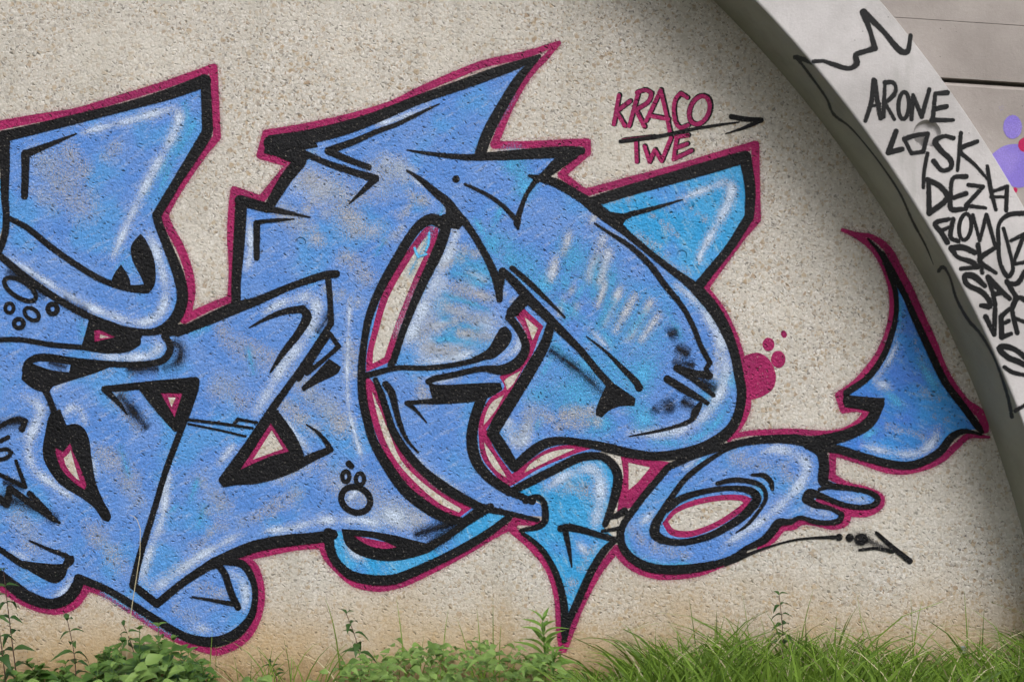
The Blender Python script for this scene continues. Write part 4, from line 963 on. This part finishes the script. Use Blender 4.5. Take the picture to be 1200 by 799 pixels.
def tube(path, r0, r1, sides=5):
    v = []; f = []; n = len(path)
    for i, p in enumerate(path):
        d = (path[min(n - 1, i + 1)] - path[max(0, i - 1)]).normalized()
        u = d.cross(Vector((0.3, 1, 0.1))).normalized(); w_ = d.cross(u)
        r = r0 + (r1 - r0) * i / (n - 1)
        for k in range(sides):
            a = 2 * math.pi * k / sides; v.append(tuple(p + u * (r * math.cos(a)) + w_ * (r * math.sin(a))))
    for i in range(n - 1):
        for k in range(sides):
            f.append((i * sides + k, i * sides + (k + 1) % sides, (i + 1) * sides + (k + 1) % sides, (i + 1) * sides + k))
    f.append(tuple(range(sides))[::-1]); f.append(tuple((n - 1) * sides + k for k in range(sides)))
    return v, f

def frame(d, up, scale):
    y = d.normalized(); x = y.cross(up).normalized(); z = x.cross(y)
    return Matrix((x, y, z)).transposed().to_4x4() @ Matrix.Scale(scale, 4)

def plant(name, base, tip, kind, nodes, lmax, lmin, rise, stem_mat, rng, bow=0.045, r0=0.0028, start=0.25, whorl=2):
    """upright stem with opposite leaves; base and tip in the world"""
    root = empty(name, base)
    rel = tip - base; side = Vector((rng.uniform(-1, 1), rng.uniform(-1, 1), 0)) * bow
    path = [rel * t + side * math.sin(math.pi * t) for t in [i / 8 for i in range(9)]]
    me = mesh('stem', *tube(path, r0, r0 * 0.5)); link('stem', me, stem_mat, root)
    a = rng.uniform(0, 3.14)
    for k in range(nodes):
        t = start + (1 - start) * k / (nodes - 1); i = min(7, int(t * 8)); q = t * 8 - i
        p = path[i] * (1 - q) + path[i + 1] * q
        ln = (lmax + (lmin - lmax) * (k / (nodes - 1)) ** 1.3)
        a += math.pi / 2 + rng.uniform(-0.3, 0.3)
        for m in range(whorl):
            aa = a + 2 * math.pi * m / whorl + rng.uniform(-0.2, 0.2); up = rise + (0.8 if k == nodes - 1 else 0) + rng.uniform(-0.2, 0.25)
            d = Vector((math.cos(aa), math.sin(aa), up + (rng.uniform(-0.5, 0.3) if kind == 'nettle' else 0)))
            o = bpy.data.objects.new('leaf', rng.choice(LEAVES[kind])); COL.objects.link(o); o.parent = root
            o.matrix_local = Matrix.Translation(p) @ frame(d, Vector((rng.uniform(-.2, .2), rng.uniform(-.5, 0), 1)), ln * rng.uniform(0.85, 1.3) * (1.05 if kind == 'nettle' else 1.0))
    return root

R1 = random.Random(11)
def px_plant(name, tip, foot, y, kind, nodes, lmax, lmin, rise, stem, label, group=None, cat='plant', **kw):
    """a plant whose crown stands at picture height tip and whose foot is on the ground below foot"""
    t = at(tip[0], tip[1], y); b = at(foot, 799, y); b.z = -0.005
    o = plant(name, b, t, kind, nodes, lmax, lmin, rise, stem, R1, **kw)
    return tag(o, label, cat, group)

# tall single weeds
px_plant('nettle', (4, 668), 26, -0.28, 'nettle', 7, 0.085, 0.04, 0.15, M['stem'], 'tall dark nettle with a reddish stem under the first letter', start=0.35)
px_plant('nettle', (-6, 700), 12, -0.34, 'nettle', 6, 0.09, 0.05, 0.1, M['stem'], 'leaning dark nettle half cut by the wall end')
px_plant('nettle', (79, 727), 83, -0.22, 'nettle', 6, 0.075, 0.04, 0.25, M['stem'], 'straight dark stemmed nettle rising from the mint patch below the curled end', start=0.45)
px_plant('nettle', (145, 733), 150, -0.12, 'nettle', 4, 0.05, 0.035, 0.35, M['stem'], 'short nettle tip beside the dry straw stalk', start=0.7)
px_plant('nettle', (406, 719), 416, -0.2, 'nettle', 5, 0.062, 0.035, 0.3, M['stem'], 'slim nettle standing alone below the cyan hook', start=0.6)
px_plant('nettle', (913, 697), 903, -0.25, 'nettle', 6, 0.055, 0.035, 0.3, M['stem'], 'dark nettle rising out of the long grass', start=0.6)
px_plant('willowherb', (636, 728), 640, -0.22, 'lance', 6, 0.12, 0.06, 0.9, M['greenstem'], 'bright green narrow leaved weed below the arrow tip', start=0.62, whorl=3, r0=0.004)
px_plant('willowherb', (650, 768), 655, -0.3, 'lance', 4, 0.13, 0.07, 0.35, M['greenstem'], 'low narrow leaved weed spreading sideways below the arrow tip', start=0.8, whorl=3, r0=0.004)
px_plant('nettle', (317, 776), 318, -0.14, 'nettle', 4, 0.045, 0.03, 0.4, M['stem'], 'tiny dark nettle seedling among thin grass below the looped end', start=0.7)

# mint-like plants that can be told apart
def env_mint(px):
    E = [(-20, 788), (30, 776), (70, 772), (100, 766), (130, 758), (155, 746), (175, 729), (195, 742), (215, 754), (240, 772), (262, 795)]
    for (a, b), (c, d) in zip(E, E[1:]):
        if a <= px <= c: return b + (d - b) * (px - a) / (c - a)
    return 790
for i in range(40):
    px = R1.uniform(-10, 250); y = -0.05 - 0.42 * R1.random() ** 1.2
    top = env_mint(px) + R1.uniform(-2, 30)
    px_plant('mint_plant', (px, top), px + R1.uniform(-8, 8), y, 'mint', 4, 0.082, 0.034, 0.3, M['greenstem'],
             ('broad leaved mint plant below the looped end of the first letter' if px > 150 else 'broad leaved mint plant around the foot of the dry straw stalk' if px > 105 else 'broad leaved mint plant at the foot of the straight dark nettle' if px > 45 else 'broad leaved mint plant among the tall leaning nettles'),
             'mint plants along the wall', start=0.62, r0=0.003)

# leafy undergrowth and grass that nobody could count
class Mass:
    def __init__(s): s.v = []; s.f = []; s.t = []
    def leaf(s, me, mat4, tone):
        b = len(s.v)
        for q in me.vertices: s.v.append(tuple(mat4 @ q.co))
        for p in me.polygons: s.f.append(tuple(b + i for i in p.vertices))
        s.t += [tone] * len(me.vertices)
    def blade(s, base, tip, bend, width, tone, segs=6):
        b = len(s.v); d = tip - base; h = d.length
        side = Vector((d.y, -d.x, 0)); side = side.normalized() if side.length > 1e-4 else Vector((1, 0, 0))
        wv = Vector((random.uniform(0.5, 1), random.uniform(-0.6, 0.6), 0)).normalized() * width * 0.5
        for i in range(segs + 1):
            t = i / segs
            c = base + d * t + bend * (t * t - 1.0 * t ** 4 * 0) * 1.0 + Vector((0, 0, -abs(bend.length) * 0.9 * t ** 3))
            k = (1 - t ** 2.2) * (0.75 + 0.5 * min(1, t * 4)) + 0.03
            s.v += [tuple(c - wv * k), tuple(c + wv * k)]; s.t += [tone, tone]
        for i in range(segs): s.f.append((b + 2 * i, b + 2 * i + 1, b + 2 * i + 3, b + 2 * i + 2))
    def build(s, name, mat, label, cat):
        me = mesh(name, s.v, s.f); a_ = me.attributes.new('tone', 'FLOAT', 'POINT'); a_.data.foreach_set('value', s.t)
        me.polygons.foreach_set('use_smooth', [True] * len(s.f))
        return tag(link(name, me, mat), label, cat, kind='stuff')

def lerp_env(E, px):
    if px <= E[0][0]: return E[0][1]
    for (a, b), (c, d) in zip(E, E[1:]):
        if a <= px <= c: return b + (d - b) * (px - a) / (c - a)
    return E[-1][1]
R2 = random.Random(5)
cover = Mass()
E_C = [(-60, 785), (250, 792), (300, 802), (380, 795), (400, 778), (430, 768), (470, 762), (530, 755), (580, 760), (610, 764), (640, 772), (660, 784), (680, 800), (700, 808), (1300, 810)]
for i in range(3100):
    px = R2.uniform(-460, 700); y = -0.04 - 0.75 * R2.random() ** 1.3
    top = lerp_env(E_C, px)
    if px < -60: top = 786 + 8 * math.sin(px * 0.05)
    elif px < 262:
        top = env_mint(px) + 34
        if R2.random() < 0.5: continue
    if 262 < px < 395 and R2.random() < 0.75: continue
    py = top + 8 * math.sin(px * 0.11) * math.sin(px * 0.037) + 60 * R2.random() ** 1.1 + R2.gauss(0, 4)
    p = at(px, py, y)
    if p.z < 0.01: continue
    aa = R2.uniform(0, 6.283); d = Vector((math.cos(aa), math.sin(aa), R2.uniform(-0.1, 0.7)))
    ln = R2.uniform(0.028, 0.06) if px > 380 else R2.uniform(0.045, 0.08)
    cover.leaf(R2.choice(LEAVES['mint'] if R2.random() < 0.75 else LEAVES['nettle']), Matrix.Translation(p) @ frame(d, Vector((R2.uniform(-.4, .4), R2.uniform(-.8, 0), 1)), ln), R2.random())
cover.build('undergrowth', M['leaf'], 'low mass of small broad leaves along the foot of the wall', 'undergrowth')

grass = Mass(); random.seed(3)
E_G = [(660, 815), (690, 792), (720, 780), (760, 768), (800, 752), (840, 748), (880, 750), (920, 748), (960, 750), (1000, 753), (1040, 760), (1080, 768), (1120, 772), (1160, 765), (1200, 752), (1260, 745)]
def tuft(px, y, py, lean, width, tone):
    base = at(px, 799, y); base.z = 0.0; base.x += R2.uniform(-0.03, 0.03)
    k = (D + y) / D
    tip = at(px, py, y) + Vector((lean * 0.35, R2.uniform(-0.05, 0.05), 0))
    bend = Vector((lean, R2.uniform(-0.06, 0.06), 0))
    # raise the tip to make up for the droop
    tip.z += bend.length * 0.9
    grass.blade(base, tip, bend, width, tone)
for i in range(1900):
    px = R2.uniform(672, 1290); y = -0.03 - 0.85 * R2.random() ** 1.25
    top = lerp_env(E_G, px)
    py = top + 44 * R2.random() ** 0.8 - 12 + R2.gauss(0, 5) + 6 * math.sin(px * 0.07)
    tuft(px, y, py, R2.gauss(0, 0.16), R2.uniform(0.005, 0.019) * R2.uniform(0.6, 1.0), R2.random())
for i in range(420):      # the verge goes on in front of the foot of the arch
    tuft(R2.uniform(1250, 1620), -0.42 - 0.5 * R2.random(), 762 + R2.gauss(0, 12), R2.gauss(0, 0.16), R2.uniform(0.005, 0.016), R2.random())
for i in range(190):      # taller blades that stand clear of the mass
    px = R2.uniform(760, 1260); y = -0.05 - 0.4 * R2.random()
    tuft(px, y, lerp_env(E_G, px) - R2.uniform(4, 52) * R2.random(), R2.gauss(0, 0.18), R2.uniform(0.006, 0.011), R2.random())
for i in range(70):
    px = R2.choice([R2.gauss(300, 30), R2.gauss(345, 30), R2.gauss(575, 12), R2.gauss(440, 40), R2.uniform(250, 660)]); y = -0.05 - 0.3 * R2.random()
    tuft(px, y, R2.uniform(745, 790), R2.gauss(0, 0.10), R2.uniform(0.003, 0.007), R2.random())
for (px, py, lean) in ((246, 737, 0.0), (250, 752, 0.01), (574, 700, 0.01), (566, 712, -0.02), (580, 725, 0.02), (590, 742, 0.04), (820, 700, -0.03), (880, 695, -0.02), (935, 690, 0.05), (1013, 690, -0.03), (1060, 700, 0.06), (1075, 690, -0.03), (1138, 690, 0.0), (1143, 705, 0.01), (1132, 712, 0.0), (770, 738, 0.0), (1190, 720, 0.05), (855, 725, -0.04), (975, 705, 0.09), (1040, 715, -0.09), (372, 752, 0.12), (330, 760, -0.08), (405, 690, -0.06), (470, 700, -0.02), (513, 718, 0.03), (552, 722, -0.05)):
    tuft(px, -0.06 - 0.2 * R2.random(), py, lean, 0.0055, R2.random())
GREEN = grass; grass = Mass()
for i in range(150):      # last year's dead blades among the green
    px = R2.uniform(690, 1290); y = -0.05 - 0.7 * R2.random()
    tuft(px, y, lerp_env(E_G, px) + R2.uniform(-22, 30), R2.gauss(0, 0.2), R2.uniform(0.003, 0.007), R2.random())
for i in range(14):
    px = R2.uniform(270, 660); tuft(px, -0.05 - 0.3 * R2.random(), R2.uniform(755, 795), R2.gauss(0, 0.2), 0.004, R2.random())
grass.build('dry_grass', M['straw'], 'dead straw coloured blades scattered through the green grass', 'grass')
grass = GREEN
grass.build('grass', M['grass'], 'long green grass growing along the right foot of the wall', 'grass')

# one dry straw stalk
pts = [(145, 815, -0.2), (147, 790, -0.2), (150, 740, -0.19), (158, 688, -0.18), (164, 650, -0.17), (164.5, 620, -0.16), (157, 605, -0.15), (152, 603, -0.145)]
path = [at(*q) for q in pts]; path[0].z = -0.01
P2 = catmull([list(p) for p in path], 0.02); base = Vector(P2[0])
v, f = tube([Vector(p) - base for p in P2], 0.0026, 0.0011)
o = link('straw_stalk', mesh('straw_stalk', v, f), M['straw']); o.location = base
tag(o, 'single dry straw coloured stalk bending in front of the first letter', 'stalk')
